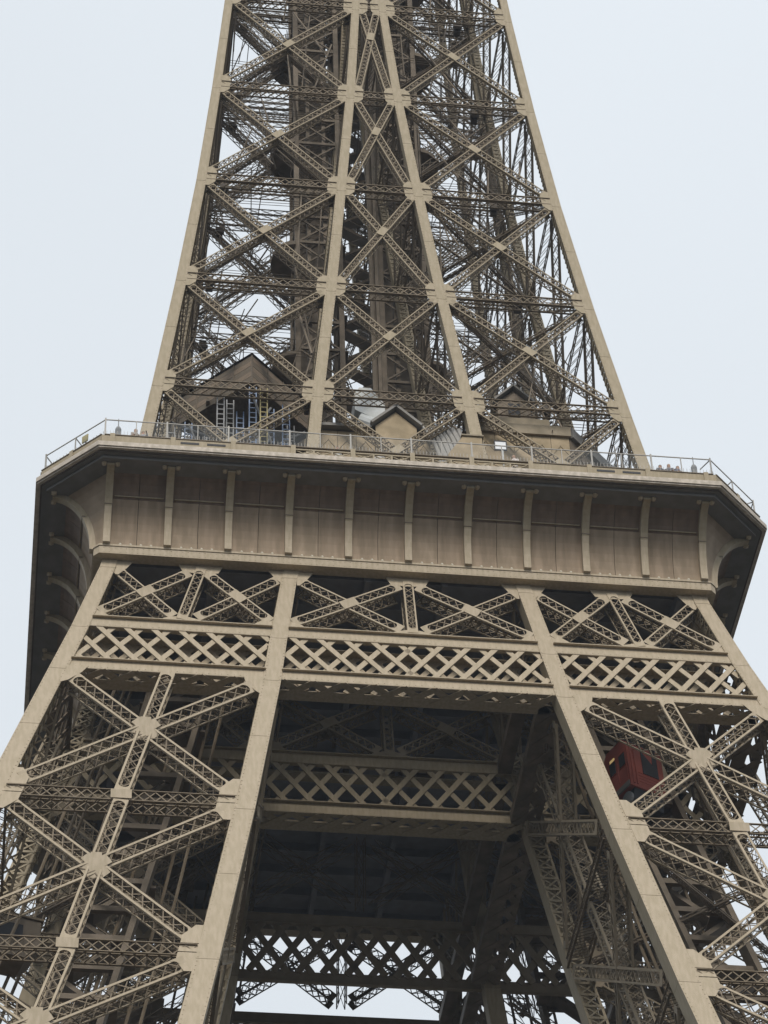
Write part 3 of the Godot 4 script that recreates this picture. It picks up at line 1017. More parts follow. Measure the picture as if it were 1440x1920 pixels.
func legs_and_faces() -> void:
	for sx in [-1.0, 1.0]:
		for sz in [-1.0, 1.0]:
			for kx in 2:
				for kz in 2:
					column(sx, kx, sz, kz)
	for ax in 2:
		for s in [-1.0, 1.0]:
			for k in 2:
				for side in [-1.0, 1.0]:
					var lo := 0 if side > 0 else 1
					var L := col_line(side, lo)
					var R := col_line(side, 1 - lo)
					var C := mid_line(side)
					var frontal: bool = ax == 0 and s > 0 and k == 1
					# faces of one leg look outward only when outer; the inner faces look at the tower's middle
					var near: bool = (ax == 0 and s > 0) or (ax == 1 and side > 0)
					var sk := 1.0
					var m: Material = M.paint2 if frontal else (M.mid if near else M.shade_brown)  # inner and rear faces coloured darker for the shade inside the legs
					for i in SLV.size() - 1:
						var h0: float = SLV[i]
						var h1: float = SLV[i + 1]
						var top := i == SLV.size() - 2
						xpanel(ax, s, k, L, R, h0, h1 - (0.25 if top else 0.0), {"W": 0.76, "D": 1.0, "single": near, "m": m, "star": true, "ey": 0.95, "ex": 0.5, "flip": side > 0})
						upright(ax, s, k, C.call(h0), h0 + 0.35, C.call(h1), h1 - (0.5 if top else 0.35), 0.72, 0.9, near, m, -0.03)
						strut(ax, s, k, L.call(h0), R.call(h0), h0, 1.1, near, M.shade_brown2 if near else M.shade_brown)
						if near:
							gusset(ax, s, k, L.call(h0), 1.0, h0, 0.85, 1.6, m)
							gusset(ax, s, k, R.call(h0), -1.0, h0, 0.85, 1.6, m)
							var g := Geo.new()
							var n := nrm(ax, s)
							var o := P(ax, s, k, C.call(h0), h0, CW(h0) * 0.5)
							g.prism(PackedVector2Array([Vector2(-0.5, -0.26), Vector2(0.5, -0.26), Vector2(0.5, 0.26), Vector2(-0.5, 0.26)]), o, Vector3.RIGHT if ax == 0 else Vector3.BACK, Vector3.UP, n, 0.08, 0.12)
							part("gusset_plate", g, m, tower)
					if near:
						under_gusset(ax, s, k, L, 1.0, m)
						under_gusset(ax, s, k, R, -1.0, m)
					for i in ULV.size() - 1:
						var h0: float = ULV[i]
						var h1: float = ULV[i + 1]
						var single: bool = frontal and h0 < 175.0
						var mu: Material = M.paint if k == 1 and s > 0 and ax == 0 else M.shade_brown
						xpanel(ax, s, k, L, R, h0, h1, {"W": 0.5, "D": 0.62, "single": single, "m": M.mid2 if single else M.shade_brown, "ey": 0.8, "ex": 0.25, "flip": side > 0})
						strut(ax, s, k, L.call(h0), R.call(h0), h0, 0.7, single, M.shade_brown2 if single else M.shade_brown)
						if single and i > 0:
							gusset(ax, s, k, L.call(h0), 1.0, h0, 0.6, 1.0, mu)
							gusset(ax, s, k, R.call(h0), -1.0, h0, 0.6, 1.0, mu)
				# between the two legs above the gallery
				if k == 1:
					var L2 := col_line(-1.0, 0)
					var R2 := col_line(1.0, 0)
					for i in 6:
						var h0: float = ULV[i]
						var h1: float = ULV[i + 1]
						var single: bool = ax == 0 and s > 0
						var mu: Material = M.paint if single else M.shade_brown
						if i < 5:
							xpanel(ax, s, k, L2, R2, h0, h1, {"W": 0.5, "D": 0.62, "single": single, "m": M.mid2 if single else M.shade_brown, "ey": 0.8, "ex": 0.2})
						if i < 5 or true:
							strut(ax, s, k, L2.call(h0), R2.call(h0), h0, 0.7, single, M.shade_brown2 if single else M.shade_brown)
						if single and i > 0:
							var wd := minf(0.55, K(0, h0) - CW(h0) * 0.5 - 0.1)
							if wd > 0.1:
								gusset(ax, s, k, -K(0, h0), 1.0, h0, wd, 1.0, mu)
								gusset(ax, s, k, K(0, h0), -1.0, h0, wd, 1.0, mu)
				var spans := [[-1.0, 1, -1.0, 0], [-1.0, 0, 1.0, 0], [1.0, 0, 1.0, 1]]
				var sgl: bool = ax == 0 and s > 0
				band(ax, s, k, sgl, M.paint2 if sgl and k == 1 else (M.paint if sgl else (M.mid if ax == 0 else M.shade_brown)), spans, k == 1 and s > 0, s > 0, 0.4 if s < 0 and k == 0 else 0.3)
				truss(ax, s, k, sgl, M.paint2 if s > 0 and k == 1 and ax == 0 else (M.mid if s > 0 else M.shade_brown), spans)
	# flat cross bracing inside each leg, level by level
	for sx in [-1.0, 1.0]:
		for sz in [-1.0, 1.0]:
			for h in SLV + ULV:
				if h == BB or h == 117.0:
					continue
				var f := func(kx: int, kz: int) -> Vector3: return Vector3(sx * K(kx, h), h, sz * K(kz, h))
				member("inner_bracing", f.call(0, 0), f.call(1, 1), Vector3.UP, 0.3, 0.28, 0, false, M.shade_brown)
				member("inner_bracing", f.call(0, 1), f.call(1, 0), Vector3.UP, 0.3, 0.22, 0, false, M.shade_brown)

# ---------------------------------------------------------------- things on the gallery
func wall_panel(o: Node3D, p: Vector3, q: Vector3, h: float, m: Material, n_arch: int) -> void:
	# plated wall from p to q with raised pointed outlines
	var d := (q - p).normalized()
	var n := d.cross(Vector3.UP)
	var L := p.distance_to(q)
	for i in n_arch:
		var g := Geo.new()
		var a := p + d * (L * i / n_arch + 0.012)
		var b := p + d * (L * (i + 1) / n_arch - 0.012)
		g.bar(a + Vector3(0, h * 0.5, 0), b + Vector3(0, h * 0.5, 0), Vector3.UP, h, 0.12)
		part("wall_plate", g, m, o)
		g = Geo.new()
		var c := (a + b) * 0.5 + n * 0.075
		var hw := L / n_arch * 0.5
		g.bar(c - d * hw + Vector3(0, h - 1.5, 0), c + Vector3(0, h - 0.7, 0), n, 0.05, 0.07)
		g.bar(c + d * hw + Vector3(0, h - 1.5, 0), c + Vector3(0, h - 0.7, 0), n, 0.05, 0.07)
		g.bar(c - d * hw + Vector3(0, 0, 0), c - d * hw + Vector3(0, h - 1.5, 0), d, 0.07, 0.05)
		part("arch_moulding", g, m, o)

func clutter() -> void:
	# cables, catwalk rails and floodlights among the upper columns
	for sx in [-1.0, 1.0]:
		for sz in [-1.0, 1.0]:
			var g := Geo.new()
			for i in ULV.size() - 2:
				var h0: float = ULV[i]
				var h1: float = ULV[i + 1]
				var pt := func(h: float, u: float, w: float) -> Vector3: return Vector3(sx * lerpf(K(0, h) + 0.2, K(1, h) - 0.4, u), h, sz * lerpf(K(0, h) + 0.2, K(1, h) - 0.4, w))
				for k in 5:
					var u := rng.randf()
					var w := rng.randf()
					var ha := rng.randf_range(h0, h1)
					g.tube([pt.call(ha, u, w), pt.call(minf(ha + rng.randf_range(3.0, 9.0), 203.0), clampf(u + rng.randf_range(-0.35, 0.35), 0, 1), clampf(w + rng.randf_range(-0.35, 0.35), 0, 1))], rng.randf_range(0.03, 0.07), 5)
				for k in (1 if sx < 0.0 else 2):
					var h := rng.randf_range(h0 + 0.5, h1 - 0.5)
					var w := rng.randf()
					var y := rng.randf_range(-0.6, 0.6)
					for o in [0.0, 0.5, 1.0]:
						g.tube([pt.call(h + o * 0.55, 0.0, w), pt.call(h + o * 0.55 + y, 1.0, w)], 0.025, 4)
				for k in (1 if sx < 0.0 else 4):
					var u := rng.randf()
					var h := rng.randf_range(h0 + 0.5, h1 - 0.5)
					for o in [0.0, 0.6]:
						g.tube([pt.call(h + o, u, 0.0), pt.call(h + o, clampf(u + rng.randf_range(-0.2, 0.2), 0, 1), 1.0)], 0.03, 4)
				# floodlights
				for e in [[0.03, 0.98], [0.9, 0.02]]:
					if h0 < 120.0:
						continue
					var c: Vector3 = pt.call(h0 - 0.75, e[0], e[1])
					var f := Geo.new()
					f.box(c, Vector3(0.45, 0.5, 0.42))
					f.bar(c + Vector3(0, 0.3, 0), c + Vector3(0, 1.0, 0), Vector3.RIGHT, 0.5, 0.06)
					f.bar(c + Vector3(0, 0.0, 0.25), c + Vector3(0, 0.12, 0.42), Vector3.RIGHT, 0.62, 0.5)
					part("floodlight", f, M.tan3, tower)
			part("cables", g, M.shade_brown, tower, "stuff")

func pavilions() -> void:
	# centre: small gable between plated walls
	var o := thing("gabled_pavilion", "tan plated pavilion with a small pointed gable behind the open lattice railing", "pavilion", Vector3(0, 115.9, 0))
	wall_panel(o, Vector3(-4.3, 0, 13.0), Vector3(-1.05, 0, 13.0), 9.6, M.tan, 3)
	wall_panel(o, Vector3(1.35, 0, 13.0), Vector3(2.2, 0, 13.0), 9.6, M.tan, 1)
	var g := Geo.new()
	g.prism(PackedVector2Array([Vector2(-1.2, 0), Vector2(1.2, 0), Vector2(1.2, 9.9), Vector2(0, 11.15), Vector2(-1.2, 9.9)]), Vector3(0.17, 0, 12.2), Vector3.RIGHT, Vector3.UP, Vector3.BACK, 0.0, 1.2)
	part("gable", g, M.tan, o)
	g = Geo.new()
	g.bar(Vector3(-1.3, 9.9, 13.0), Vector3(0.17, 11.4, 13.0), Vector3.BACK, 1.5, 0.16)
	g.bar(Vector3(1.64, 9.9, 13.0), Vector3(0.17, 11.4, 13.0), Vector3.BACK, 1.5, 0.16)
	g.bar(Vector3(-4.5, 9.75, 13.0), Vector3(-1.25, 9.85, 13.0), Vector3.BACK, 0.9, 0.22)
	g.bar(Vector3(1.6, 9.85, 13.0), Vector3(2.4, 9.75, 13.0), Vector3.BACK, 0.9, 0.22)
	part("eaves", g, M.grey2, o)
	g = Geo.new()
	g.box(Vector3(-1.05, 4.9, 9.5), Vector3(6.4, 9.8, 6.0))
	part("hall_body", g, M.tan, o)
	g = Geo.new()
	g.bar(Vector3(-4.4, 9.9, 9.7), Vector3(2.3, 9.9, 9.7), Vector3.BACK, 6.6, 0.15)
	part("roof", g, M.grey2, o)
	for e in [-1.0, 1.0]:
		g = Geo.new()
		g.bar(Vector3(0.17 + e * 0.95, 6.6, 13.44), Vector3(0.17 + e * 0.3, 7.2, 13.44), Vector3.BACK, 0.06, 0.1)
		part("gable_moulding", g, M.shade_brown, o)
	# right: flat-topped pavilion with a cut corner
	o = thing("cut_corner_pavilion", "tan pavilion with pointed arch outlines and a cut corner, by the right upper column", "pavilion", Vector3(0, 115.9, 0))
	wall_panel(o, Vector3(4.9, 0, 13.0), Vector3(10.4, 0, 13.0), 10.3, M.tan, 5)
	wall_panel(o, Vector3(10.4, 0, 12.98), Vector3(13.6, 0, 9.8), 10.3, M.shade_brown, 3)
	g = Geo.new()
	g.bar(Vector3(4.7, 10.65, 13.1), Vector3(10.5, 10.65, 13.1), Vector3.UP, 0.75, 0.3)
	part("fascia", g, M.tan2, o)
	g = Geo.new()
	g.bar(Vector3(10.52, 10.65, 13.08), Vector3(13.9, 10.65, 9.7), Vector3.UP, 0.75, 0.3)
	part("fascia", g, M.grey2, o)
	g = Geo.new()
	g.prism(PackedVector2Array([Vector2(4.9, -12.9), Vector2(10.35, -12.9), Vector2(13.4, -9.8), Vector2(13.4, -5.0), Vector2(4.9, -5.0)]), Vector3.ZERO, Vector3.RIGHT, Vector3(0, 0, -1), Vector3.UP, 0.0, 11.1)
	part("hall_body", g, M.tan2, o)
	g = Geo.new()
	g.box(Vector3(7.4, 12.2, 9.4), Vector3(4.6, 2.4, 4.0))
	part("attic", g, M.tan2, o)
	for e in 4:
		g = Geo.new()
		g.box(Vector3(5.6 + e * 1.1, 12.3, 11.42), Vector3(0.8, 1.1, 0.06))
		part("window", g, M.pane, o)
	g = Geo.new()
	g.prism(PackedVector2Array([Vector2(-1.0, 0), Vector2(1.0, 0), Vector2(1.0, 1.6), Vector2(0, 2.6), Vector2(-1.0, 1.6)]), Vector3(7.7, 13.5, 9.6), Vector3.RIGHT, Vector3.UP, Vector3.BACK, 0.0, 1.4)
	part("dormer", g, M.shade_brown, o)
	g = Geo.new()
	g.bar(Vector3(6.5, 15.0, 10.4), Vector3(7.7, 16.3, 10.4), Vector3.BACK, 1.9, 0.12)
	g.bar(Vector3(8.9, 15.0, 10.4), Vector3(7.7, 16.3, 10.4), Vector3.BACK, 1.9, 0.12)
	part("dormer_roof", g, M.grey2, o)
	g = Geo.new()
	g.box(Vector3(7.7, 14.4, 11.03), Vector3(0.7, 1.1, 0.05))
	part("dormer_window", g, M.black, o)
	# left: boarded canopy on scaffolding, corner to the front
	o = thing("boarded_canopy", "boarded canopy with its corner pointing forward above the blue scaffolding", "canopy", Vector3(-8.2, 129.2, 9.0))
	var r := 4.0
	var cs := [Vector3(0, 0, r), Vector3(r, 0, 0), Vector3(0, 0, -r), Vector3(-r, 0, 0)]
	for i in 4:
		var p: Vector3 = cs[i]
		var q: Vector3 = cs[(i + 1) % 4]
		for b in 5:
			g = Geo.new()
			g.bar(p + Vector3(0, 0.22 + b * 0.44, 0), q + Vector3(0, 0.22 + b * 0.44, 0), Vector3.UP, 0.42, 0.06 + 0.012 * (b % 2))
			part("plank", g, [M.board, M.board2][(i + b) % 2], o)
		for e in 4:
			g = Geo.new()
			var c := p.lerp(q, (e + 0.02) / 4.0) * 1.012
			g.bar(c - Vector3(0, 0.1, 0), c + Vector3(0, 2.3, 0), (q - p).normalized(), 0.09, 0.06)
			part("batten", g, M.board2, o)
	g = Geo.new()
	g.prism(PackedVector2Array([Vector2(0, r - 0.1), Vector2(r - 0.1, 0), Vector2(0, -r + 0.1), Vector2(-r + 0.1, 0)]), Vector3.ZERO, Vector3.RIGHT, Vector3.BACK, Vector3.UP, 0.5, 0.6)
	part("canopy_soffit", g, M.board2, o)
	g = Geo.new()
	var apex := Vector3(0, 4.0, 0)
	for i in 4:
		var p: Vector3 = cs[i] * 1.05 + Vector3(0, 2.25, 0)
		var q: Vector3 = cs[(i + 1) % 4] * 1.05 + Vector3(0, 2.25, 0)
		g.v.append_array(PackedVector3Array([p, q, apex]))
		var n := g.v.size()
		g.ix.append_array(PackedInt32Array([n - 3, n - 1, n - 2]))
	part("roof", g, M.board2, o)
	for i in 3:
		g = Geo.new()
		g.bar(Vector3(-2.4 + i * 2.4, 0.3, -2.0), Vector3(-2.4 + i * 2.4, 0.3, 2.0), Vector3.UP, 0.25, 0.2)
		part("soffit_beam", g, M.board2, o)

func ladder(g: Geo, p: Vector3, h: float, d: Vector3) -> void:
	g.bar(p - d * 0.2, p - d * 0.2 + Vector3(0, h, 0), d, 0.07, 0.07)
	g.bar(p + d * 0.2, p + d * 0.2 + Vector3(0, h, 0), d, 0.07, 0.07)
	var n := int(h / 0.4)
	for k in n:
		g.bar(p - d * 0.17 + Vector3(0, 0.2 + k * 0.4, 0), p + d * 0.17 + Vector3(0, 0.2 + k * 0.4, 0), Vector3.UP, 0.06, 0.05)

func scaffolding() -> void:
	var o := thing("scaffolding", "scaffolding of blue and grey ladder posts under the boarded canopy", "scaffolding", Vector3(-8.2, 115.9, 9.0))
	var spots := [[-3.6, 4.0, 0], [-2.4, 3.0, 1], [-1.2, 3.9, 1], [0.1, 4.1, 2], [1.2, 3.4, 2], [2.4, 3.2, 1], [3.4, 1.6, 1], [-3.2, -0.8, 1], [0.0, 0.4, 2], [2.2, -1.2, 1], [-4.6, 4.4, 1], [-1.8, 4.6, 1], [0.7, 4.6, 1], [2.0, 4.5, 2], [-0.5, 2.4, 0]]
	for i in spots.size():
		var s: Array = spots[i]
		var g := Geo.new()
		var hh: float = 13.2 - absf(s[0]) * 0.9
		ladder(g, Vector3(s[0], 0, s[1] - 0.4), hh, Vector3.RIGHT)
		part("ladder_post", g, [M.blue, M.grey, M.blue][s[2]] if s[2] != 1 or i % 3 != 0 else M.yellow, o)
	for i in range(0, 14):
		var s: Array = spots[(i * 3) % 15]
		var q: Array = spots[(i * 3 + 1) % 15]
		var g := Geo.new()
		var h0 := 2.0 + (i % 4) * 2.4
		g.tube([Vector3(s[0], h0, s[1] - 0.2), Vector3(q[0], h0 + 2.8, q[1] - 0.2)], 0.07, 6)
		part("scaffold_brace", g, M.grey, o)
		g = Geo.new()
		g.tube([Vector3(s[0], h0 + 2.8, s[1] - 0.15), Vector3(q[0], h0, q[1] - 0.15)], 0.07, 6)
		part("scaffold_brace", g, M.grey, o)
	for h in [3.4, 6.8, 10.0]:
		var g := Geo.new()
		g.tube([Vector3(-3.9, h, 3.3), Vector3(3.7, h, 3.3)], 0.06, 6)
		part("ledger", g, M.grey, o)
		g = Geo.new()
		g.box(Vector3(0, h - 0.15, 1.0), Vector3(7.0, 0.1, 2.6))
		part("plank_deck", g, M.board2, o)
	for i in 4:
		var g := Geo.new()
		g.box(Vector3(-3.3 + i * 2.1, 4.9, -1.8), Vector3(2.0, 9.6, 0.08))
		part("tarpaulin", g, M.tarp, o)

func small_things() -> void:
	# red inclined lift cabin in the right leg
	var o := thing("lift_cabin", "red inclined lift cabin with a lit window inside the right leg", "lift cabin", Vector3(12.15, 98.3, 13.4))
	o.rotation = Vector3(0.0, -1.12, 0.05)
	o.scale = Vector3(0.92, 0.92, 0.92)
	var g := Geo.new()
	g.prism(PackedVector2Array([Vector2(-1.05, 1.0), Vector2(1.05, 1.0), Vector2(1.05, 4.2), Vector2(0.75, 4.6), Vector2(-0.75, 4.6), Vector2(-1.05, 4.2)]), Vector3.ZERO, Vector3.RIGHT, Vector3.UP, Vector3.BACK, -1.3, 1.2)
	part("cabin_body", g, M.red, o)
	g = Geo.new()
	g.box(Vector3(0, 4.68, -0.05), Vector3(1.5, 0.14, 2.3))
	part("roof", g, M.black, o)
	for e in [-0.35, 0.55]:
		g = Geo.new()
		g.box(Vector3(e, 3.15, 1.2), Vector3(0.52, 0.85, 0.06))
		part("window", g, M.black, o)
	g = Geo.new()
	g.box(Vector3(-0.3, 3.72, 1.22), Vector3(0.42, 0.2, 0.06))
	part("cabin_lamp", g, M.lit, o)
	g = Geo.new()
	g.prism(PackedVector2Array([Vector2(-0.55, -1.1), Vector2(0.55, -1.1), Vector2(0.55, 0.8), Vector2(0.3, 1.0), Vector2(0.2, -0.2), Vector2(-0.55, 0.6)]), Vector3(1.05, 3.3, -0.35), Vector3(0, 0, -1), Vector3.UP, Vector3.RIGHT, 0.0, 0.04)
	part("window", g, M.black, o)
	for e in 4:
		g = Geo.new()
		g.box(Vector3(1.055, 1.5 + e * 0.22, -0.3), Vector3(0.03, 0.03, 1.7))
		part("panel_bead", g, M.red, o)
	for e in [[-0.9, 1.9], [0.9, 1.9], [0.1, 2.5], [-0.35, 2.65], [0.55, 2.65], [-0.35, 3.62], [0.55, 3.62]]:
		g = Geo.new()
		g.box(Vector3(e[0], e[1], 1.215), Vector3(0.6 if e[1] > 2.6 else 0.05, 0.05 if e[1] > 2.6 else 1.5, 0.05))
		part("window_trim", g, M.red, o)
	for e in [[0.95, 0.13], [0.72, 0.06]]:
		g = Geo.new()
		g.box(Vector3(1.07, 2.7, e[0]), Vector3(0.08, 3.0, e[1]))
		part("door_trim", g, M.red, o)
	g = Geo.new()
	g.box(Vector3(0, 1.2, 1.23), Vector3(1.95, 0.36, 0.08))
	part("bumper", g, M.grey2, o)
	g = Geo.new()
	g.prism(PackedVector2Array([Vector2(-0.95, 0.98), Vector2(0.95, 0.98), Vector2(0.7, 0.1), Vector2(-0.7, 0.1)]), Vector3.ZERO, Vector3.RIGHT, Vector3.UP, Vector3.BACK, -1.2, 0.9)
	part("undercarriage", g, M.black, o)
	g = Geo.new()
	g.prism(_disc(0.45, 16), Vector3(0.35, 0.5, 0.95), Vector3.RIGHT, Vector3.UP, Vector3.BACK, -0.05, 0.12)
	part("buffer", g, M.grey, o)

	# ventilation unit behind the gable
	o = thing("ventilation_unit", "pale grey ventilation unit with a sloping top behind the small gable", "ventilation unit", Vector3(-1.0, 126.0, 10.2))
	g = Geo.new()
	g.prism(PackedVector2Array([Vector2(-0.9, 3.4), Vector2(0.9, 2.4), Vector2(0.9, 4.0), Vector2(0.1, 5.3), Vector2(-0.6, 5.3), Vector2(-0.9, 4.8)]), Vector3.ZERO, Vector3.RIGHT, Vector3.UP, Vector3.BACK, -0.9, 0.9)
	part("casing", g, M.silver, o)
	g = Geo.new()
	g.box(Vector3(0, 1.4, 0), Vector3(0.7, 2.8, 0.7))
	part("duct", g, M.silver, o)
	g = Geo.new()
	g.tube([Vector3(-0.7, 2.3, 0.95), Vector3(1.0, 1.6, 0.95)], 0.55, 14)
	part("drum", g, M.silver, o)

	# white hoses hanging in the gap between the pavilions
	o = thing("hanging_hoses", "bundle of white hoses hanging beside the right inner column", "hoses", Vector3(3.5, 116.9, 13.4))
	for i in 7:
		g = Geo.new()
		var x := -0.9 + i * 0.3
		g.tube([Vector3(x - 0.9 + 0.05 * i, 9.0, 0.0), Vector3(x - 0.35, 8.0, 0.12), Vector3(x, 6.6, 0.2), Vector3(x + 0.15, 5.2, 0.1), Vector3(x + 0.2, 3.0, 0.0)], 0.13 + 0.02 * (i % 3), 8)
		part("hose", g, M.hose, o)
	g = Geo.new()
	g.box(Vector3(0.1, 2.2, -0.2), Vector3(2.4, 4.4, 0.5))
	part("back_panel", g, M.black, o)
	o = thing("kiosk", "beige kiosk box below the hanging white hoses", "kiosk", Vector3(4.0, 115.9, 14.3))
	g = Geo.new()
	g.prism(PackedVector2Array([Vector2(-1.1, 0), Vector2(0.9, 0), Vector2(0.9, 8.1), Vector2(-0.2, 8.1), Vector2(-1.1, 6.6)]), Vector3.ZERO, Vector3.RIGHT, Vector3.UP, Vector3.BACK, -0.5, 0.5)
	part("box", g, M.tan, o)
	g = Geo.new()
	g.box(Vector3(0.35, 8.15, 0), Vector3(1.3, 0.1, 1.2))
	part("lid", g, M.tan2, o)

	# notice board
	o = thing("notice_board", "white notice board with a dark frame on a thin post behind the railing", "notice board", Vector3(5.1, 116.28, 19.0))
	g = Geo.new()
	g.box(Vector3(0, 2.9, 0), Vector3(0.6, 0.6, 0.05))
	part("board", g, M.white, o)
	for e in [[0, 3.23, 0.7, 0.06], [0, 2.57, 0.7, 0.06], [-0.33, 2.9, 0.05, 0.6], [0.33, 2.9, 0.05, 0.6]]:
		g = Geo.new()
		g.box(Vector3(e[0], e[1], 0.01), Vector3(e[2], e[3], 0.08))
		part("frame", g, M.black, o)
	g = Geo.new()
	g.box(Vector3(0.1, 1.27, 0), Vector3(0.08, 2.54, 0.06))
	part("post", g, M.silver, o)

	# beacons at the two front corners
	for e in [[-15.95, "left"], [15.85, "right"]]:
		o = thing("beacon_post", "grey beacon post with a thin mast behind the %s end of the fence" % e[1], "beacon", Vector3(e[0], 116.28, 19.2), 0.0, "beacons at the gallery corners")
		g = Geo.new()
		g.lathe(Vector3.ZERO, [Vector2(0.0, 0), Vector2(0.17, 0), Vector2(0.17, 2.0), Vector2(0.11, 2.15), Vector2(0.04, 2.22), Vector2(0, 2.22)], 12)
		part("casing", g, M.grey, o)
		g = Geo.new()
		g.lathe(Vector3(0, 2.2, 0), [Vector2(0.03, 0), Vector2(0.025, 0.6), Vector2(0, 0.62)], 6)
		part("mast", g, M.grey, o)
	# square plate on the left corner fence
	o = thing("sign_plate", "small square tan plate fixed to the fence at the cut left corner", "sign", Vector3(-17.7, 118.3, 18.3), -PI / 4)
	g = Geo.new()
	g.box(Vector3(0, 0, 0), Vector3(0.42, 0.5, 0.06))
	part("plate", g, M.yellow, o)
	g = Geo.new()
	g.box(Vector3(0, -0.9, -0.06), Vector3(0.05, 2.2, 0.05))
	part("bracket", g, M.grey, o)
	# inspection booth in the left leg
	o = thing("inspection_booth", "small brown booth hung on the lattice of the left leg", "booth", Vector3(-19.9, 85.9, 15.0), 0.3)
	g = Geo.new()
	g.prism(PackedVector2Array([Vector2(-1.3, 0), Vector2(0.7, 0), Vector2(1.3, 0.6), Vector2(1.3, 2.2), Vector2(-1.3, 2.2)]), Vector3.ZERO, Vector3.RIGHT, Vector3.UP, Vector3.BACK, -0.9, 0.9)
	part("body", g, M.shade_brown, o)
	g = Geo.new()
	g.box(Vector3(0, 2.3, 0), Vector3(2.8, 0.12, 2.0))
	part("roof", g, M.shade_brown2, o)
	g = Geo.new()
	g.box(Vector3(-0.3, 1.4, 0.92), Vector3(1.4, 0.8, 0.04))
	part("window", g, M.black, o)

func _disc(r: float, n: int) -> PackedVector2Array:
	var p := PackedVector2Array()
	for k in n:
		p.append(Vector2(cos(TAU * k / n), sin(TAU * k / n)) * r)
	return p

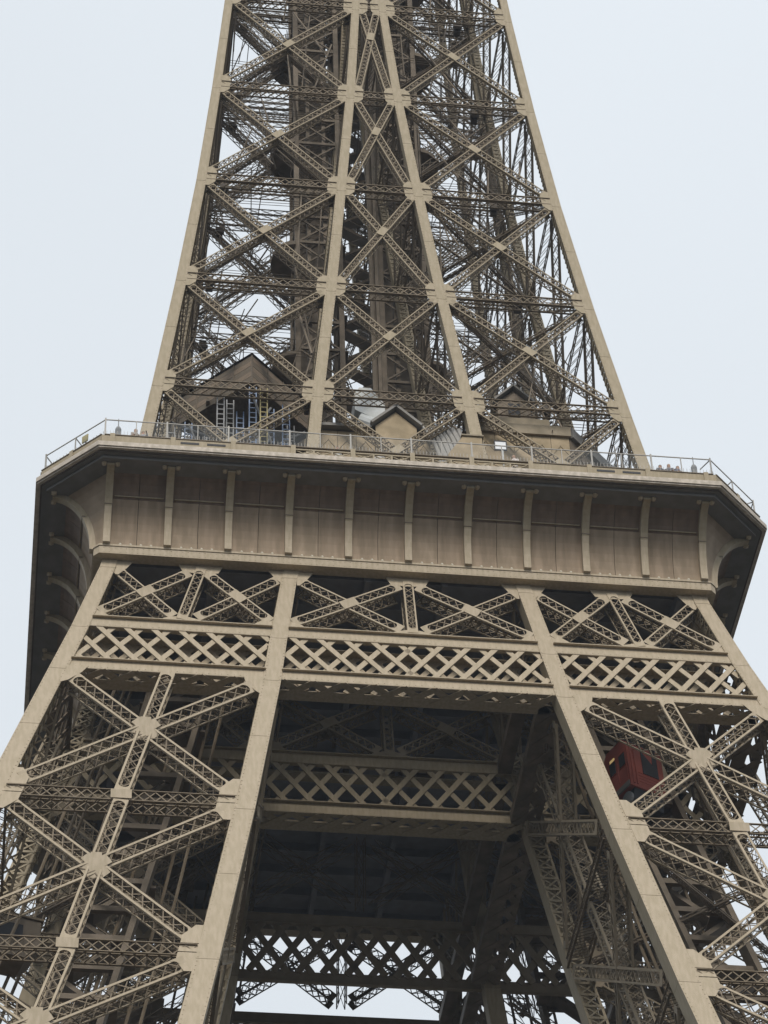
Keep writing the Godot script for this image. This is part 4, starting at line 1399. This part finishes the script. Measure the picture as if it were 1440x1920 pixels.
# ---------------------------------------------------------------- visitors
func person_mesh(pose: int, coat: Color, hair: Color, legs: Color) -> ArrayMesh:
	var lean := 0.06 if pose == 1 else 0.0
	var up := 0.32 if pose == 2 else 0.0
	var J := {"hip": Vector3(0, 0.92, 0), "chest": Vector3(0, 1.3, lean), "neck": Vector3(0, 1.48, lean * 1.4), "head": Vector3(0, 1.63, lean * 1.8)}
	var caps := [
		[J.hip, J.chest, 0.15, 0.17], [J.chest, J.neck, 0.15, 0.06], [J.neck, J.head, 0.055, 0.06], [J.head + Vector3(0, -0.03, 0), J.head + Vector3(0, 0.04, 0), 0.095, 0.1],
		[J.head + Vector3(0, -0.04, 0.08), J.head + Vector3(0, -0.02, 0.11), 0.02, 0.015]]
	for s in [-1.0, 1.0]:
		var sh: Vector3 = J.chest + Vector3(s * 0.19, 0.1, 0)
		var el: Vector3 = sh + Vector3(s * 0.08, -0.27 + up * s * 0.4, 0.06)
		var wr: Vector3 = el + Vector3(-s * 0.06, -0.1 + up, 0.22)
		caps.append([J.chest + Vector3(0, 0.08, 0), sh, 0.11, 0.07])
		caps.append([sh, el, 0.062, 0.05])
		caps.append([el, wr, 0.048, 0.034])
		caps.append([wr, wr + Vector3(0, -0.02, 0.09), 0.035, 0.025])
		var hp := Vector3(s * 0.1, 0.9, 0)
		var kn := Vector3(s * 0.11, 0.48, 0.02)
		caps.append([hp, kn, 0.09, 0.062])
		caps.append([kn, Vector3(s * 0.12, 0.08, -0.02), 0.06, 0.042])
		caps.append([Vector3(s * 0.12, 0.05, -0.03), Vector3(s * 0.13, 0.04, 0.14), 0.045, 0.04])
	var cell := 0.045
	var lo := Vector3(-0.45, -0.05, -0.25)
	var nx := 21
	var ny := 42
	var nz := 16
	var f := PackedFloat32Array()
	f.resize(nx * ny * nz)
	for k in nz:
		for j in ny:
			for i in nx:
				var p := lo + Vector3(i, j, k) * cell
				var acc := 0.0
				for c in caps:
					var ab: Vector3 = c[1] - c[0]
					var t := clampf((p - c[0]).dot(ab) / maxf(ab.length_squared(), 1e-6), 0.0, 1.0)
					var d: float = p.distance_to(c[0] + ab * t) - lerpf(c[2], c[3], t)
					if d < 0.25:
						acc += exp(-d * 45.0)
				f[i + nx * (j + ny * k)] = -log(maxf(acc, 1e-9)) / 45.0
	var g := Geo.new()
	var id := {}
	for k in nz - 1:
		for j in ny - 1:
			for i in nx - 1:
				var sum := Vector3.ZERO
				var cnt := 0
				for e in [[0, 0, 0, 1, 0, 0], [0, 0, 0, 0, 1, 0], [0, 0, 0, 0, 0, 1], [1, 0, 0, 1, 1, 0], [1, 0, 0, 1, 0, 1], [0, 1, 0, 1, 1, 0], [0, 1, 0, 0, 1, 1], [0, 0, 1, 1, 0, 1], [0, 0, 1, 0, 1, 1], [1, 1, 0, 1, 1, 1], [1, 0, 1, 1, 1, 1], [0, 1, 1, 1, 1, 1]]:
					var a := f[i + e[0] + nx * (j + e[1] + ny * (k + e[2]))]
					var b := f[i + e[3] + nx * (j + e[4] + ny * (k + e[5]))]
					if (a < 0.0) != (b < 0.0):
						sum += Vector3(i + e[0], j + e[1], k + e[2]).lerp(Vector3(i + e[3], j + e[4], k + e[5]), a / (a - b))
						cnt += 1
				if cnt:
					id[i + nx * (j + ny * k)] = g.v.size()
					var p := lo + sum / cnt * cell
					g.v.append(p)
					var col := coat
					if p.y < 0.09:
						col = Color(0.03, 0.03, 0.03)
					elif p.y < 0.9:
						col = legs
					elif p.y > 1.47:
						col = Color(0.5, 0.32, 0.23)
						if p.y > 1.68 or p.z < lean * 1.8 - 0.01:
							col = hair
					elif p.z > 0.24 and p.y < 1.45:
						col = Color(0.5, 0.32, 0.23)
					g.cl.append(col)
	for k in range(1, nz - 1):
		for j in range(1, ny - 1):
			for i in range(1, nx - 1):
				var a := f[i + nx * (j + ny * k)] < 0.0
				for d in 3:
					var n := Vector3i(i, j, k)
					n[d] += 1
					var b := f[n.x + nx * (n.y + ny * n.z)] < 0.0
					if a == b:
						continue
					var u := Vector3i.ZERO
					var w := Vector3i.ZERO
					u[(d + 1) % 3] = 1
					w[(d + 2) % 3] = 1
					var q := []
					for m in [Vector3i.ZERO, u, u + w, w]:
						var c: Vector3i = Vector3i(i, j, k) - m
						q.append(id.get(c.x + nx * (c.y + ny * c.z), -1))
					if q.min() < 0:
						continue
					if a:
						g.ix.append_array(PackedInt32Array([q[0], q[2], q[1], q[0], q[3], q[2]]))
					else:
						g.ix.append_array(PackedInt32Array([q[0], q[1], q[2], q[0], q[2], q[3]]))
	return g.mesh()

func visitors() -> void:
	var list := [
		[-4.0, 19.2, 0.1, 0, Color(0.62, 0.62, 0.6), Color(0.05, 0.03, 0.02), "person in a pale coat behind the left end of the open lattice railing"],
		[-1.7, 19.1, 0.3, 2, Color(0.7, 0.68, 0.66), Color(0.12, 0.07, 0.03), "person in a white top with raised hand, behind the middle of the lattice railing"],
		[5.75, 19.35, -0.4, 1, Color(0.66, 0.6, 0.58), Color(0.06, 0.04, 0.03), "person in a light jacket leaning beside the white notice board"],
		[13.87, 19.45, 0.2, 0, Color(0.1, 0.1, 0.12), Color(0.03, 0.02, 0.02), "tall dark-coated person behind the fence, beside the right outer column"],
		[14.36, 19.45, -0.3, 1, Color(0.16, 0.15, 0.17), Color(0.05, 0.04, 0.03), "person in grey between two others behind the right fence"],
		[14.85, 19.45, 0.5, 0, Color(0.12, 0.12, 0.16), Color(0.09, 0.06, 0.04), "person in dark blue nearest the right beacon post"],
		[-15.05, 19.45, 0.4, 1, Color(0.35, 0.3, 0.27), Color(0.07, 0.05, 0.03), "person in a brown jacket leaning beside the left outer column"],
		[-14.6, 19.4, -0.2, 2, Color(0.3, 0.3, 0.32), Color(0.1, 0.08, 0.05), "person with a raised arm between the left outer column and another visitor"]]
	for e in list:
		var o := MeshInstance3D.new()
		o.mesh = person_mesh(e[3], e[4], e[5], Color(0.05, 0.055, 0.08))
		o.material_override = M.person
		put(o, "person", self)
		o.position = Vector3(e[0], 116.28, e[1])
		o.rotation.y = e[2]
		o.set_meta("label", e[6])
		o.set_meta("category", "person")
		o.set_meta("group", "visitors on the gallery")

# ---------------------------------------------------------------- scene
func _ready() -> void:
	rng.seed = 7
	var cam := Camera3D.new()
	cam.name = "camera"
	cam.fov = 19.2302
	cam.near = 1.0
	cam.far = 6000.0
	add_child(cam)
	cam.position = Vector3(-18.38, 1.7, 135.44)
	var ya := -0.14375
	var pi_ := 0.760135
	var ro := 0.035607
	# heading, then pitch, then roll
	cam.basis = Basis(Vector3.UP, ya) * Basis(Vector3.RIGHT, pi_) * Basis(Vector3.BACK, -ro)
	cam.current = true

	var env := Environment.new()
	env.background_mode = Environment.BG_SKY
	env.tonemap_mode = Environment.TONE_MAPPER_LINEAR
	env.tonemap_exposure = 1.39
	env.sdfgi_enabled = true
	env.ssao_enabled = true
	env.ssil_enabled = true
	var img := Image.create(512, 256, false, Image.FORMAT_RGBF)
	var nz := FastNoiseLite.new()
	nz.seed = 3
	nz.frequency = 0.9
	nz.fractal_octaves = 4
	for y in 256:
		var el := PI * (0.5 - (y + 0.5) / 256.0)
		for x in 512:
			var az := TAU * (x + 0.5) / 512.0
			var d := Vector3(cos(el) * cos(az), sin(el), cos(el) * sin(az))
			var up := clampf(sin(el), 0.0, 1.0)
			var L := 0.74 + 0.18 * up + 0.08 * nz.get_noise_3dv(d * Vector3(1, 2.2, 1))
			var c := Color(0.905, 0.97, 1.035) * L
			if el < 0.0:
				c = Color(0.05, 0.05, 0.047)
			img.set_pixel(x, y, c)
	var sm := PanoramaSkyMaterial.new()
	sm.panorama = ImageTexture.create_from_image(img)
	var sky := Sky.new()
	sky.sky_material = sm
	env.sky = sky
	env.background_energy_multiplier = 0.735
	env.fog_enabled = true
	env.fog_density = 0.00016
	env.fog_light_color = Color(0.8, 0.86, 0.93)
	var we := WorldEnvironment.new()
	we.name = "world_environment"
	we.environment = env
	add_child(we)

	var sun := DirectionalLight3D.new()
	sun.name = "sun"
	sun.light_energy = 0.5
	sun.light_angular_distance = 22.0
	sun.light_color = Color(1.0, 0.965, 0.91)
	sun.shadow_enabled = true
	add_child(sun)
	sun.look_at_from_position(Vector3(-14, 104, 122), Vector3(0, 0, 0))

	var fine := noise_tex(1, 0.014, 0.93, 1.0, 6)
	var streak := noise_tex(2, 0.012, 0.86, 1.0, 5)
	M = {
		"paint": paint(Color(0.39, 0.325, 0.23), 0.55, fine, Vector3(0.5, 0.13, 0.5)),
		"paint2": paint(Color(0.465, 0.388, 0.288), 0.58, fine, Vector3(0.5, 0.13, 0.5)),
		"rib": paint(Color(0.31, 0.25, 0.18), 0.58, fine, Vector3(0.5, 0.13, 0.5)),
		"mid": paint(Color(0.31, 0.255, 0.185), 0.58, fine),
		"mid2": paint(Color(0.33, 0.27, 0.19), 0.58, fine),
		"shade_brown2": paint(Color(0.24, 0.19, 0.135), 0.6, streak),  # brown with the shade of the lacing in it; also struts and pipes
		"shade_brown": paint(Color(0.235, 0.19, 0.145), 0.6, streak),  # brown darkened for the shade inside the tower; also plain dark parts
		"cove2": paint(Color(0.235, 0.17, 0.125), 0.65, streak, Vector3(0.22, 0.06, 0.22)),  # darker cove tone, shade of the overhang included
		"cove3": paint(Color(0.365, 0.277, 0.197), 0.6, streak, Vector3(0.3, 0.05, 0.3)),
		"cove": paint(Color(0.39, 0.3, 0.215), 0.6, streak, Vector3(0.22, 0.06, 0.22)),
		"deck": paint(Color(0.2, 0.19, 0.18), 0.8, fine),
		"dark": paint(Color(0.3, 0.3, 0.34), 0.7, fine),
		"tan3": paint(Color(0.12, 0.1, 0.085), 0.6),
		"black": paint(Color(0.05, 0.05, 0.055), 0.6),
		"tan": paint(Color(0.42, 0.33, 0.215), 0.65, streak),
		"tan2": paint(Color(0.3, 0.25, 0.18), 0.65, streak),
		"grey": paint(Color(0.26, 0.265, 0.28), 0.5, fine),
		"grey2": paint(Color(0.22, 0.21, 0.2), 0.5, fine),
		"silver": paint(Color(0.55, 0.58, 0.6), 0.4, fine),
		"white": paint(Color(0.8, 0.82, 0.86), 0.5),
		"fence": paint(Color(0.4, 0.385, 0.36), 0.5),
		"soffit_shaded": paint(Color(0.13, 0.108, 0.09), 0.7, streak),  # darkened to carry the shade under the rim
		"rim": paint(Color(0.6, 0.53, 0.46), 0.55, streak, Vector3(0.3, 0.3, 0.3)),
		"hose": paint(Color(0.42, 0.41, 0.4), 0.6, fine),
		"lamp": paint(Color(0.6, 0.56, 0.46), 0.3),
		"red": paint(Color(0.36, 0.1, 0.075), 0.4, fine),
		"blue": paint(Color(0.2, 0.27, 0.42), 0.5, fine),
		"yellow": paint(Color(0.42, 0.36, 0.18), 0.6, fine),
		"board": paint(Color(0.27, 0.21, 0.16), 0.75, streak, Vector3(0.4, 1.5, 0.4)),
		"board2": paint(Color(0.2, 0.165, 0.13), 0.75, streak, Vector3(0.4, 1.5, 0.4)),
		"tarp": paint(Color(0.26, 0.28, 0.34), 0.7, streak),
		"pane": paint(Color(0.35, 0.4, 0.43), 0.15),
		"ground": paint(Color(0.06, 0.056, 0.05), 0.9, streak, Vector3(0.02, 0.02, 0.02)),  # kept dark so that little light bounces up under the tower
	}
	var lit := paint(Color(0.8, 0.65, 0.4), 0.5)
	lit.emission_enabled = true
	lit.emission = Color(1.0, 0.85, 0.55)
	lit.emission_energy_multiplier = 0.2
	M["lit"] = lit
	var gl := StandardMaterial3D.new()
	gl.transparency = BaseMaterial3D.TRANSPARENCY_ALPHA
	gl.albedo_color = Color(0.9, 0.93, 0.95, 0.03)
	gl.roughness = 0.9
	gl.metallic_specular = 0.0
	M["glass"] = gl
	var pm := StandardMaterial3D.new()
	pm.vertex_color_use_as_albedo = true
	pm.roughness = 0.8
	M["person"] = pm

	var gr := Geo.new()
	gr.quad(Vector3(-3000, 0, -3000), Vector3(3000, 0, -3000), Vector3(3000, 0, 3000), Vector3(-3000, 0, 3000))
	var ground := part("ground", gr, M.ground, self, "structure")
	ground.set_meta("label", "wide ground below the tower, coloured dark to cut bounce light")

	tower = thing("lattice_tower", "huge beige riveted iron lattice tower with a flared gallery", "tower")
	legs_and_faces()
	rivets()
	gallery()
	interior()
	clutter()
	flush_many()
	balustrade()
	fence()
	pavilions()
	scaffolding()
	small_things()
	visitors()
